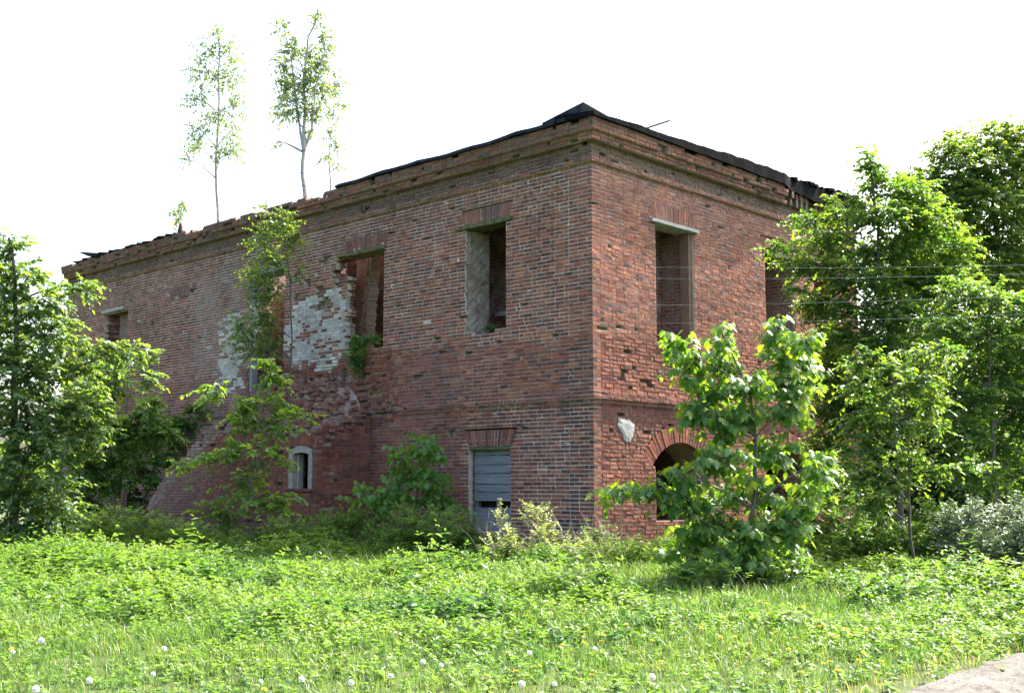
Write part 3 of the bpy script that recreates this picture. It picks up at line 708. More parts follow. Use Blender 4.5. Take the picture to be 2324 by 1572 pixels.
# rubble heap sloping from the facade to the broken wall head
def rubble():
    a = Acc(); nx, ny = 60, 12; G = {}
    for i in range(nx + 1):
        t = t_c + .05 + (AEND - .4 - t_c) * i / nx
        for k in range(ny + 1):
            w = k / ny; zf = atop(t) - .14; zb = 4.35 - .45 * ss(t, 11, 12.5) - 1.9 * ss(t, 12.4, 14.6) - 1.0 * ss(-t, -t_c - 1.3, -t_c)
            z = zf + (max(zb, zf) - zf) * w ** 1.25 + random.uniform(-.07, .07)
            G[i, k] = (t, AD * -w + (-.13 if k == 0 else 0) - 0.0, z)
    for i in range(nx):
        for k in range(ny):
            g = random.random(); c = mixc((.22, .12, .09), (.46, .37, .31), g)
            a.face([G[i, k], G[i + 1, k], G[i + 1, k + 1], G[i, k + 1]], c, 0)
    for _ in range(1100):
        i = random.randrange(nx); k = random.randrange(ny); x, y, z = G[i, k]
        an = random.uniform(-.6, .6); ca, sa = math.cos(an), math.sin(an); l, w, h = random.choice((.13, .10, .07)), .06, .036; tl = random.uniform(-.35, .35)
        P = [(-l, w, -h), (l, w, -h), (l, w, h), (-l, w, h), (-l, -w, -h), (l, -w, -h), (l, -w, h), (-l, -w, h)]
        y = max(min(y, -.12), -1.5)
        a.hexa([(x + p * ca - q * sa, y + p * sa + q * ca, z + .03 + r + p * tl) for p, q, r in P], mixc(brick_tint(), (.3, .24, .2), random.random() * .6), 1)
    tag(a.build('rubble', [M_RUBBLE, M_BRICK], annex, FA), kind='stuff')
rubble()
# frame, sill and small arch of the annex window
def annex_window():
    x0, x1, z0, z1 = AW; xm = (x0 + x1) / 2; a = Acc(); w = .15
    a.box(x0, x0 + w, -.28, .015, z0, z1 - .16); a.box(x1 - w, x1, -.28, .015, z0, z1 - .16)
    n = 10
    for i in range(n):
        f = lambda k: (k / n) * 2 - 1
        p, q = f(i), f(i + 1); zi = lambda s: z1 - .16 - .10 * s * s + .0; zo = lambda s: z1 - .0 - .10 * s * s
        xa, xb = xm + p * (xm - x0), xm + q * (xm - x0)
        a.hexa([(xa, .018, zi(p)), (xb, .018, zi(q)), (xb, .018, zo(q)), (xa, .018, zo(p)), (xa, -.28, zi(p)), (xb, -.28, zi(q)), (xb, -.28, zo(q)), (xa, -.28, zo(p))])
    wn = a.build('window_frame', [M_PLAST], annex, FA)
    b = Acc(); b.box(x0 + w, x1 - w, -1.3, -1.2, z0, z1); b.build('back_wall', [M_INNER], annex, FA)
    b = Acc(); b.box(x1 - w - .10, x1 - w - .03, -.24, -.10, z0, z1 - .2); b.box(x0 + w + .02, x0 + w + .08, -.24, -.12, z0, z1 - .2); b.build('window_post', [M_WOODP], annex, FA)
    b = Acc(); b.box(x0 - .15, x1 + .1, -.3, .06, z0 - .07, z0 - .005, (1, 1, 1), 0, .008); b.build('window_sill', [simple('red_painted_sill', [(.3, (.13, .05, .045)), (.7, (.22, .09, .08))], 7)], annex, FA)
    b = Acc(); n = 15
    for i in range(n):
        s = (i + .5) / n * 2 - 1; x = xm + s * (xm - x0 + .13); zb = z1 + .02 - .10 * s * s; hw = .036
        tl = s * .06
        if z1 + .3 < atop(x) + .15:
            b.hexa([(x - hw, .012, zb), (x + hw, .012, zb), (x + hw + tl, .012, zb + .25), (x - hw + tl, .012, zb + .25), (x - hw, -.2, zb), (x + hw, -.2, zb), (x + hw + tl, -.2, zb + .25), (x - hw + tl, -.2, zb + .25)], mixc(brick_tint(), (.26, .1, .07), .4), 0)
    if b.v: b.build('window_arch', [M_BRICK], annex, FA)
annex_window()
# stump of an old wall further left, mossy
SO = C0 + NL * 2.1
class Stump(AnnexFront):
    def start(s, r): return 16.2
    def keep(s, t, z, r): return z < 1.35 + .9 * math.exp(-((t - 17.3) / .9) ** 2) + .5 * n2(t * 1.6, 2.) 
    def missing(s, t, z, r): return random.random() < .1
    def style(s, t, z, r): return mixc(brick_tint(), (.13, .12, .08), .5), 0
stump = empty('wall_stump', tuple(SO + U * 16.2), 'mossy stump of a broken brick wall left of the annex', 'ruin')
st = Stump(21.5, range(-2, 30), lambda r: 0., .5, 1); a_, c_ = Acc(), Acc(); st.lay(a_, c_)
FS = frame(SO, 1); a_.build('wall_face', [M_BRICK, M_MORTAR], stump, FS); c_.build('masonry_core', [M_INNER], stump, FS)
# ------------------------------------------------------------------ trees and bushes
UP = np.array([0, 0, 1.])
DM, SM, LM = 2.25, 1.12, np.array([1.3, 1.36, 2.0])
def plant(name, label, cat, base, trunk, r0, blobs, Y, kind='elm', size=.08, dens=60, twig=.55, K=12, dark=(.035, .085, .02), light=(.10, .17, .03), young=(.16, .22, .035), bark=None, lm=None, group=None, droop=.35, depth=.8, shape=None, width=.62, limbs=True, fine=10, yamt=.5, sides=6, stems=()):
    """trunk: pixel polyline at depth Y; blobs: (px, py, rx, ry[, dY[, density factor]]) leaf masses"""
    bark = bark or M_BARK; lm = lm or M_LEAF
    tp = np.array([at(x, y, Y) for x, y in trunk]) if len(trunk) else None
    b3 = np.array(base, float)
    tp = np.vstack([b3, tp]) if tp is not None else np.array([b3, b3 + UP * .2])
    root = empty(name, tuple(b3), label, cat, group)
    wood = Big(); crown = Big()
    n = 14; s = np.linspace(0, 1, len(tp)); q = np.linspace(0, 1, n)
    path = np.stack([np.interp(q, s, tp[:, i]) for i in range(3)], 1); path[1:-1] += RNG.normal(0, r0 * .35, (n - 2, 3)) * [1, 1, 0]
    rad = r0 * (1 - .75 * q); rad[0] *= 1.25
    path[0, 2] -= .06
    for stp in stems:
        sp_ = np.array([at(x, y, Y + RNG.uniform(-.25, .25) * (i > 0)) for i, (x, y) in enumerate(stp)]); tubes(wood, [sp_], [np.linspace(r0 * .55, r0 * .15, len(sp_))], sides)
    tubes(wood, [path], [rad], sides)
    dens = dens * DM; size = size * SM
    for bl in blobs:
        px, py, rx, ry = bl[:4]; dY = bl[4] if len(bl) > 4 else RNG.uniform(-.6, .6) * depth; df = bl[5] if len(bl) > 5 else 1.
        Yb = Y + dY; c = at(px, py, Yb); ax = np.array([rx * Yb / F, max(rx, ry) * Yb / F * depth, 1.25 * ry * Yb / F])
        h = math.hypot(*(c - path[0])[:2])
        zt = np.clip(c[2] - .45 * h - .1, path[0, 2] + .15, path[-1, 2]); k = int(np.argmin(abs(path[:, 2] - zt))); p0 = path[k]
        mid = (p0 + c) / 2 + UP * .16 * np.linalg.norm(c - p0) + RNG.normal(0, .05, 3)
        L0 = np.linalg.norm(c - p0)
        if limbs and L0 > .15:
            lp = bez(p0, mid, c, 8); tubes(wood, [lp], [np.linspace(min(rad[k] * .6, .012 + .012 * L0), .006, 8)], 5)
        T = max(4, int(dens * df * math.pi * ax[0] * ax[2]))
        d = nrm(RNG.normal(0, 1, (T, 3))); rr = RNG.uniform(.15, 1., (T, 1)) ** .6
        p = c + d * rr * ax
        out = nrm((p - path[0]) * [1, 1, 0] + RNG.normal(0, .35, (T, 3)) * [1, 1, 0] + 1e-6)
        if kind == 'elm': td = nrm(out * .5 + nrm(d * [1, 1, .7]) * .9 + RNG.normal(0, .35, (T, 3)) + UP * RNG.uniform(-.15, .75, (T, 1)))
        elif kind == 'maple': td = nrm(out * .35 + d * .8 + UP * RNG.uniform(.2, .9, (T, 1)))
        elif kind == 'birch': td = nrm(out * .5 + d * .6 + UP * RNG.uniform(-.3, .7, (T, 1)))
        else: td = nrm(d * [.6, .6, .5] + UP * RNG.uniform(.3, 1.2, (T, 1)))
        tl = twig * RNG.uniform(.55, 1.2, T)
        st_ = p - td * tl[:, None] * .5
        sidev = nrm(np.cross(td, UP) + 1e-6)
        Sx = (np.arange(K) + .5) / K
        Sx = .08 + .92 * Sx
        pos = st_[:, None, :] + td[:, None, :] * (tl[:, None] * Sx)[:, :, None] - UP * (droop * tl[:, None] * Sx ** 2)[:, :, None]
        tang = nrm(td[:, None, :] - UP * (2 * droop * Sx)[None, :, None])
        sgn = np.where(np.arange(K) % 2 == 0, 1., -1.)[None, :, None]
        sv = sidev[:, None, :] * sgn
        J = RNG.normal(0, 1, (T, K, 3))
        if kind == 'elm':
            axv = tang * .55 + sv * .75 - UP * .3 + J * .28; nv = UP + J[..., ::-1] * .42 + sv * .1
        elif kind == 'maple':
            hz = nrm(sv + J * .6 * np.array([1, 1, .2])); pos = pos + hz * (size * .6) + UP * size * .15
            axv = hz * .65 - UP * RNG.uniform(.4, 1.3, (T, K, 1)) + tang * .15; nv = UP * .8 + hz * .7 + J[..., ::-1] * .25
        elif kind == 'birch':
            axv = sv * .5 - UP * .8 + J * .5; nv = J[..., ::-1] + UP * .3
        else:
            axv = sv * .85 + tang * .35 - UP * .1 + J * .2; nv = UP + J[..., ::-1] * .35
        sz = size * RNG.uniform(.5, 1.25, (T, K)) * (1 - .25 * Sx[None, :] ** 3)
        bt = np.clip(RNG.normal(.35, .25, (T, 1)) + RNG.normal(0, .18, (T, K)), 0, 1).ravel()
        col = lerp(dark, light, bt) * LM
        yw = np.clip((Sx[None, :] - .6) * 2.2, 0, 1) * RNG.uniform(0, 1, (T, 1)) ** 1.2 * yamt
        col = col * (1 - yw.reshape(-1, 1)) + np.array(young)[None, :] * yw.reshape(-1, 1)
        sh = shape or LEAF_O
        leaves(crown, sh, pos.reshape(-1, 3), axv.reshape(-1, 3), nv.reshape(-1, 3), sz.ravel(), width, col, 0)
        # bare twig of each leafy shoot
        e = st_ + td * tl[:, None] - UP * (droop * tl)[:, None]; m_ = st_ + td * tl[:, None] * .5 - UP * (droop * tl * .25)[:, None]
        for i in range(T):
            tubes(crown, [np.array([st_[i], m_[i], e[i]])], [np.array([.004, .003, .0015]) * (size / .08) ** .4], 3, (.12, .10, .07), 1)
        if limbs:
            for i in RNG.choice(T, min(fine, T), replace=False):
                tubes(wood, [bez(c, (c + st_[i]) / 2 + UP * .05, st_[i], 4)], [np.array([.008, .006, .005, .004])], 3)
    wood.build('trunk' if r0 > .012 else 'stem', bark, root)
    crown.build('crown' if cat == 'tree' else 'foliage', [lm, M_TWIG if bark is M_TWIG else bark], root)
    return root
def gp(px, Y, dz=0.):
    x = (px - 1162) / F * Y; return (x, Y, float(hgt(x, Y)) + dz)
# 1 big light tree at the left edge
plant('elm_tree', 'tall pale green leafy tree filling the left edge of the picture', 'tree', gp(40, 23), [(45, 1100), (30, 900), (40, 700), (20, 540)], .10,
      [(20, 560, 60, 50, 0, .7), (-20, 640, 70, 60), (70, 620, 50, 40, 0, .7), (90, 690, 80, 50), (185, 650, 50, 22, .4), (20, 740, 90, 60), (120, 760, 80, 45), (40, 830, 100, 60), (170, 830, 80, 40), (235, 790, 60, 26, .3), (305, 795, 46, 24, .3), (342, 850, 18, 50, .3),
       (60, 920, 110, 60), (180, 905, 70, 40), (20, 1000, 100, 60), (140, 990, 90, 50), (60, 1080, 120, 50), (30, 1160, 110, 50), (130, 1150, 70, 40), (215, 960, 60, 40)],
      23, size=.12, dens=27, dark=(.05, .10, .035), light=(.12, .19, .06), young=(.17, .21, .045))
plant('elm_bush', 'dark green leafy bush between the left tree and the annex', 'bush', gp(270, 27.5), [(270, 1150), (280, 1000), (290, 860)], .04,
      [(240, 860, 60, 50), (210, 960, 70, 60), (270, 1000, 60, 50), (330, 960, 55, 50), (375, 975, 40, 16), (230, 1090, 70, 30), (200, 1060, 70, 50), (345, 910, 16, 40), (170, 1150, 70, 40)],
      27.5, size=.11, dens=38, dark=(.05, .115, .025), light=(.11, .20, .03))
plant('ruin_bush', 'dark leafy bush behind the sloping end of the annex wall', 'bush', (float((C0 + U * 17.5 + NL * .9)[0]), float((C0 + U * 17.5 + NL * .9)[1]), -.1), [(330, 1130), (330, 1060)], .03,
      [(310, 1010, 50, 26), (360, 1040, 36, 24), (300, 1070, 50, 30), (350, 1090, 30, 20), (390, 1000, 26, 14), (280, 1130, 50, 30), (420, 965, 36, 20), (450, 930, 34, 14), (380, 960, 36, 24), (340, 980, 40, 24)], 34, size=.13, dens=30, dark=(.05, .11, .025), light=(.11, .19, .03), young=(.14, .23, .035))
# 2 young elm before the annex
plant('elm_sapling', 'young elm sapling growing in front of the annex window', 'tree', gp(578, 23.5), [(578, 1180), (572, 1080), (585, 960), (600, 850)], .035,
      [(605, 815, 38, 20), (615, 855, 45, 22), (490, 882, 55, 20), (560, 905, 50, 25), (630, 905, 50, 22), (540, 955, 50, 25), (620, 960, 60, 28), (680, 935, 40, 14), (470, 1040, 60, 18), (410, 1050, 35, 16), (560, 1020, 60, 28), (630, 1025, 45, 24), (560, 1085, 60, 30), (480, 1155, 50, 22), (590, 1130, 80, 22), (640, 1140, 50, 22), (520, 1180, 35, 22)],
      23.5, size=.14, dens=18, K=9, dark=(.06, .125, .025), light=(.12, .20, .035), young=(.22, .27, .03), yamt=.8)
# 3 sapling on the broken wall head
_og = C0 + NL * 1.75; tl_, _ = onw(655, 880, U, _og); bp = _og + U * tl_
plant('birch_sapling', 'bright green sapling rooted on the annex rubble against the whitewashed wall', 'tree', (bp[0], bp[1], 3.3), [(660, 880), (662, 760), (658, 640), (650, 560), (640, 490)], .03,
      [(640, 500, 40, 34), (660, 540, 34, 34), (590, 540, 40, 40, 0, .7), (620, 590, 50, 38), (570, 620, 34, 34, 0, .7), (600, 660, 50, 36), (590, 720, 48, 36), (570, 780, 46, 30), (610, 780, 40, 30, 0, .8), (600, 470, 26, 14, 0, .5), (680, 620, 30, 24, 0, .4), (535, 740, 30, 40, 0, .5)],
      float(bp[1]), kind='birch', size=.07, dens=40, K=11, shape=LEAF_D, width=.75, dark=(.05, .11, .02), light=(.13, .20, .03), young=(.24, .28, .03), yamt=.9, depth=.6)
# 4 birches on the wall head
def birch(px, py, trunk, r, blobs, label, dens, name='birch_tree', **kw):
    t, z = onw(px, py, U); p = C0 + U * t + NL * -.1
    plant(name, label, 'tree', (p[0], p[1], z - .1), trunk, r, blobs, float(p[1]), kind='birch', size=.072, dens=dens * 1.15, K=9, shape=LEAF_D, width=.75, dark=(.075, .13, .065), light=(.17, .23, .11), young=(.24, .28, .14), bark=M_BIRCH, lm=M_BIRL, twig=.5, droop=.5, fine=8, depth=.7, **kw)
birch(490, 500, [(492, 420), (494, 330), (498, 230), (500, 120), (492, 50)], .055,
      [(490, 70, 28, 24), (470, 110, 40, 30), (520, 110, 40, 34), (450, 160, 40, 34), (530, 170, 40, 40), (490, 180, 40, 30), (450, 225, 46, 28), (540, 240, 34, 36), (490, 270, 46, 34), (450, 290, 40, 26), (530, 300, 34, 40), (440, 330, 34, 24), (420, 360, 22, 14), (540, 340, 22, 24), (500, 340, 30, 24)], 'slender sparse birch growing from the wall top, left of the denser one', 24)
birch(690, 447, [(688, 390), (688, 340), (694, 280), (690, 180), (700, 90), (722, 20)], .075,
      [(722, 40, 26, 30, 0, .8), (640, 60, 24, 30, 0, .7), (740, 90, 28, 34, 0, .9), (660, 110, 34, 30), (700, 120, 34, 30), (640, 150, 26, 30), (730, 150, 34, 34), (690, 180, 44, 34), (650, 200, 36, 34), (730, 200, 34, 30), (680, 240, 46, 30), (640, 255, 30, 24), (720, 250, 30, 26), (770, 190, 24, 30, 0, .7), (630, 320, 16, 10, 0, .7), (705, 300, 24, 20, 0, .4)], 'denser birch with forked trunk on the wall top above the whitewashed patch', 44, stems=([(688, 342), (676, 260), (662, 140), (645, 60)], [(689, 350), (708, 290), (716, 200), (738, 110)], [(688, 345), (650, 325), (625, 322)]))
birch(745, 432, [(748, 370), (752, 300), (758, 240)], .028,
      [(758, 250, 22, 22), (785, 240, 18, 12), (748, 300, 24, 22), (765, 330, 22, 16), (740, 355, 20, 16), (770, 375, 22, 10)], 'thin young birch on the wall top, nearest the roof sheet', 30)
birch(405, 524, [(406, 490), (408, 460)], .014, [(405, 480, 18, 18), (415, 462, 14, 14), (400, 500, 14, 12)], 'tiny birch seedling beside the pipe stump on the wall top', 45)
# 5 plants in the windows
tc_, _ = onw(818, 800, U); p = C0 + U * tc_ + NL * .12
plant('window_bush', 'small leafy bush hanging from the sill of the broken second window', 'bush', (p[0], p[1], 4.95), [(818, 790), (825, 765)], .012,
      [(815, 775, 26, 18), (808, 810, 24, 26), (840, 765, 24, 12), (820, 825, 18, 14)], float(p[1]) - .1, kind='birch', size=.07, dens=110, K=9, shape=LEAF_D, width=.75, twig=.3, dark=(.04, .10, .02), light=(.11, .18, .03), depth=.4)
p = C0 + U * 3.0 + NL * -.45
plant('sill_weed', 'small green weed growing inside the upper window above the boarded one', 'weed', (p[0], p[1], 5.05), [(1118, 745)], .006, [(1115, 742, 22, 10)], float(p[1]), kind='bush', size=.05, dens=160, K=8, twig=.2, dark=(.03, .09, .03), light=(.07, .15, .04), depth=.4, limbs=False)
# 6, 7 shrubs in the shade of the facade
plant('maple_sapling', 'green maple sapling bush left of the boarded window', 'bush', gp(945, 25.2), [(945, 1150), (950, 1060), (955, 1000)], .02,
      [(955, 1015, 48, 28), (900, 1030, 36, 30, 0, .8), (985, 1030, 26, 26), (930, 1070, 56, 30), (980, 1090, 44, 36), (880, 1110, 56, 26), (815, 1120, 40, 20), (930, 1130, 80, 36), (1000, 1140, 46, 36)],
      25.2, kind='maple', size=.13, dens=17, K=6, shape=LEAF_M, width=1., lm=M_MAPLE, dark=(.06, .14, .025), light=(.12, .22, .035), young=(.15, .25, .04), twig=.4)
SH = 'shrubs in the shade along the facade'
for nm, px, Y, bl, lb in (('shade_shrub', 760, 25.6, [(740, 1195, 50, 40), (790, 1190, 50, 40), (770, 1230, 80, 30)], 'low dark shrub at the right corner of the annex'),
                          ('shade_shrub', 890, 24.8, [(860, 1180, 60, 40), (920, 1185, 60, 40), (890, 1225, 90, 30)], 'low dark shrub under the maple sapling bush'),
                          ('shade_shrub', 1030, 24.2, [(1000, 1185, 50, 40), (1050, 1195, 44, 40), (1040, 1230, 80, 30)], 'low dark shrub in front of the boarded window'),
                          ('shade_shrub', 640, 25.4, [(640, 1200, 50, 36), (690, 1205, 30, 30)], 'low dark shrub at the foot of the elm sapling'),
                          ('shade_shrub', 330, 25.6, [(270, 1180, 70, 34), (350, 1195, 60, 34), (430, 1210, 60, 30), (200, 1190, 70, 34)], 'spreading low dark shrub left of the elm sapling')):
    plant(nm, lb, 'shrub', gp(px, Y), [(px, bl[0][1])], .011, bl, Y, kind='bush', size=.062, dens=70, K=12, twig=.42, dark=(.085, .165, .045), light=(.16, .27, .065), group=SH, depth=.8)
# 8 pale bush at the corner
plant('pale_bush', 'pale yellow green bush with dry stalks at the corner of the building', 'bush', gp(1240, 21.6), [(1235, 1230), (1220, 1180)], .012,
      [(1135, 1190, 20, 44), (1200, 1160, 32, 24), (1160, 1230, 36, 34), (1235, 1160, 22, 22), (1230, 1205, 40, 30), (1270, 1240, 50, 32), (1330, 1250, 50, 28), (1390, 1255, 44, 28), (1210, 1262, 60, 24), (1320, 1282, 80, 20), (1240, 1290, 70, 14), (1120, 1240, 24, 30), (1420, 1275, 30, 18)],
      21.6, kind='bush', size=.055, dens=52, K=11, twig=.42, dark=(.10, .15, .07), light=(.22, .26, .15), young=(.27, .30, .18), bark=M_TWIG)
# 9 maple in front of the side wall
plant('maple_tree', 'sunlit young maple with large lobed leaves before the side wall', 'tree', gp(1690, 17.4), [(1700, 1220), (1718, 1100), (1716, 1000), (1700, 880), (1660, 800)], .045,
      [(1535, 775, 32, 24), (1560, 815, 44, 34), (1640, 765, 24, 34), (1645, 820, 42, 34), (1610, 880, 60, 36), (1760, 755, 30, 34), (1830, 770, 28, 34), (1780, 810, 50, 36), (1830, 830, 30, 50), (1800, 880, 50, 34), (1700, 870, 46, 32), (1580, 925, 36, 36), (1640, 960, 56, 34), (1700, 940, 50, 34), (1790, 930, 46, 30),
       (1556, 1078, 44, 22), (1480, 1110, 50, 22), (1410, 1110, 44, 18), (1640, 1040, 66, 34), (1760, 1020, 50, 36), (1860, 1050, 40, 40), (1840, 1110, 40, 30), (1560, 1130, 70, 30), (1690, 1110, 80, 40), (1800, 1180, 46, 46), (1610, 1190, 80, 36), (1720, 1200, 70, 40), (1560, 1240, 60, 30), (1680, 1270, 90, 34), (1770, 1260, 50, 30)],
      17.4, kind='maple', size=.135, dens=32, K=7, shape=LEAF_M, width=1., lm=M_MAPLE, dark=(.05, .12, .025), light=(.10, .19, .03), young=(.22, .28, .03), yamt=.9, twig=.42, depth=.75)
# 10 trees on the right
RT = 'trees crowding the right side'
plant('elm_tree', 'tallest tree at the right edge rising behind the others', 'tree', gp(2280, 28), [(2280, 1000), (2270, 760), (2265, 560), (2250, 380)], .08,
      [(2120, 350, 40, 16, 0, .4), (2240, 310, 90, 34), (2160, 325, 70, 24, 0, .7), (2310, 310, 70, 40), (2180, 440, 90, 44), (2110, 430, 70, 40), (2085, 405, 60, 30), (2075, 470, 60, 40), (2140, 520, 90, 50), (2190, 360, 70, 34), (2280, 380, 90, 50), (2200, 400, 70, 36, 0, .7), (2130, 400, 40, 24, 0, .35), (2250, 460, 100, 50), (2340, 450, 70, 80), (2300, 540, 90, 50), (2210, 540, 80, 50), (2130, 470, 50, 40, 0, .7), (2340, 620, 90, 60), (2260, 630, 90, 50), (2380, 380, 60, 80)],
      28, size=.105, dens=44, dark=(.055, .115, .035), light=(.135, .21, .05), young=(.2, .25, .05), group=RT, yamt=.8)
plant('elm_tree', 'broad elm with layered boughs hiding the end of the side wall', 'tree', gp(2030, 24.5), [(2040, 1050), (2030, 860), (2010, 680), (1990, 480), (1975, 380)], .07,
      [(1975, 365, 36, 34, 0, .8), (1995, 415, 60, 34), (1935, 450, 30, 16), (2060, 440, 60, 36, 0, .8), (1880, 455, 30, 14, -.5), (1900, 480, 50, 22), (2000, 490, 80, 34), (2100, 500, 80, 44), (1830, 500, 50, 18, -.5), (1860, 540, 70, 26), (1770, 560, 48, 15, -.6), (1950, 560, 80, 36), (2050, 570, 90, 40), (1850, 600, 80, 26), (1950, 630, 90, 36), (2070, 640, 90, 40), (1810, 655, 36, 10), (1860, 680, 60, 20), (1950, 700, 80, 34), (2050, 710, 90, 40), (2090, 440, 60, 40, .5), (2150, 560, 80, 44, .5), (2150, 640, 80, 40), (1880, 760, 50, 34, 1.2), (1900, 830, 60, 44, 1.2), (1890, 920, 60, 50, 1.2), (1880, 1010, 60, 50, 1.2), (1910, 1090, 70, 50, 1.2), (1860, 700, 50, 26, .6), (1780, 590, 40, 12), (1930, 760, 70, 34), (2020, 780, 90, 34), (1980, 850, 80, 40, .6), (1930, 930, 70, 40, .8), (2060, 850, 90, 40, .6), (2050, 930, 90, 50, .8)],
      24.5, size=.10, dens=46, dark=(.04, .10, .025), light=(.10, .185, .035), young=(.19, .24, .035), group=RT, yamt=.85)
plant('elm_tree', 'dark lower elm at the right edge, under the tallest tree', 'tree', gp(2250, 23), [(2255, 1080), (2250, 900), (2240, 720)], .06,
      [(2180, 660, 70, 36), (2270, 680, 80, 40), (2150, 740, 80, 30), (2240, 760, 90, 40), (2320, 780, 70, 50), (2180, 830, 80, 36), (2280, 850, 80, 40), (2210, 900, 90, 36), (2310, 930, 70, 50), (2180, 970, 80, 36), (2270, 1000, 80, 40), (2210, 1060, 80, 30), (2310, 1080, 60, 40), (2360, 700, 60, 60), (2370, 900, 60, 80)],
      23, size=.095, dens=46, dark=(.038, .095, .025), light=(.095, .175, .035), young=(.13, .2, .035), group=RT)
plant('elm_tree', 'far green tree filling the gaps behind the right trees', 'tree', gp(2230, 34), [(2230, 1000), (2220, 700)], .09,
      [(2060, 600, 110, 60), (2140, 480, 90, 60), (1960, 820, 90, 60), (1950, 940, 90, 70), (1940, 1060, 90, 70), (1950, 1160, 100, 50), (2120, 560, 110, 60), (2260, 620, 120, 70), (2080, 700, 110, 70), (2220, 760, 120, 70), (2320, 820, 90, 90), (2050, 840, 110, 70), (2170, 900, 120, 70), (2040, 980, 110, 60), (2280, 980, 120, 70), (2150, 1040, 120, 60), (2040, 1110, 110, 50), (2280, 1110, 120, 50), (2160, 1150, 120, 50), (2400, 700, 80, 90), (2400, 1000, 80, 90)],
      34, size=.13, dens=30, dark=(.025, .065, .02), light=(.06, .12, .028), young=(.09, .16, .03), group=RT, twig=.7)
plant('elm_sapling', 'slim elm sapling with bare lower stem among the right trees', 'tree', gp(2062, 19.6), [(2062, 1180), (2064, 1080), (2058, 960), (2050, 840)], .028,
      [(1970, 800, 40, 16, 0, .9), (1940, 825, 40, 12), (2080, 795, 50, 16), (2140, 785, 40, 14), (2020, 835, 60, 22), (1940, 870, 60, 24, 0, .7), (2080, 860, 60, 26), (2000, 900, 70, 26), (2110, 910, 50, 18), (2130, 965, 50, 14), (1950, 950, 60, 22), (2040, 960, 60, 24), (1970, 1010, 70, 26), (2060, 1030, 50, 20), (2190, 1050, 60, 12), (2120, 1060, 50, 16), (1950, 1070, 60, 26), (2020, 1090, 60, 24), (1970, 1130, 70, 24)],
      19.6, size=.095, dens=46, K=11, dark=(.035, .09, .025), light=(.09, .16, .035), young=(.20, .26, .04), group=RT, yamt=.9)
for nm, px, Y, bl, lb in (('nettle_shrub', 1960, 20.5, [(1850, 1180, 50, 50), (1880, 1100, 50, 50), (1920, 1190, 60, 40), (1980, 1200, 60, 36), (1900, 1250, 60, 36), (2000, 1240, 70, 30)], 'dark shrub under the slim elm sapling'),
                          ('nettle_shrub', 2110, 20.8, [(2080, 1210, 60, 30), (2120, 1170, 60, 40), (2140, 1230, 40, 40), (2090, 1250, 60, 26)], 'dark shrub left of the silvery bush'),
                          ('nettle_shrub', 1640, 16.6, [(1560, 1300, 60, 22), (1640, 1300, 80, 26), (1730, 1300, 80, 28), (1800, 1280, 50, 26)], 'dark shrub at the foot of the maple')):
    plant(nm, lb, 'shrub', gp(px, Y), [(px, bl[0][1])], .011, bl, Y, kind='bush', size=.075, dens=70, K=11, twig=.4, dark=(.04, .10, .03), light=(.09, .175, .045), group='dark shrubs below the right trees')
plant('silvery_bush', 'silvery green dense bush at the right edge by the grass', 'bush', gp(2240, 18.4), [(2240, 1220)], .02,
      [(2150, 1190, 36, 36), (2200, 1170, 50, 34), (2260, 1190, 50, 40), (2310, 1165, 44, 40), (2170, 1240, 50, 36), (2240, 1240, 60, 40), (2310, 1230, 50, 44), (2200, 1275, 60, 20), (2290, 1275, 60, 22), (2360, 1200, 50, 60)],
      18.4, kind='bush', size=.055, dens=120, K=14, twig=.36, lm=M_SILV, width=.5, dark=(.10, .14, .065), light=(.21, .25, .125), young=(.22, .26, .13))
# dry twigs at the corner: part of a dead bush
dt = empty('dead_bush', gp(1180, 22.4), 'bare dry twigs of a dead bush behind the pale bush', 'bush')
b_ = Big()
for i in range(46):
    p = np.array(gp(random.uniform(1090, 1430), 22.4 + random.uniform(-.5, .5))); l = random.uniform(.5, 1.15); d = nrm(np.array([random.uniform(-.8, .8), random.uniform(-.4, .4), 1.]))
    q = p + d * l * .6 + RNG.normal(0, .05, 3); r = p + d * l + RNG.normal(0, .12, 3)
    tubes(b_, [np.array([p, q, r])], [np.array([.009, .007, .003])], 4)
    for k in range(2): tubes(b_, [np.array([q, q + nrm(RNG.normal(0, 1, 3) + d) * .3])], [np.array([.005, .002])], 3)
b_.build('twigs', M_TWIG, dt)
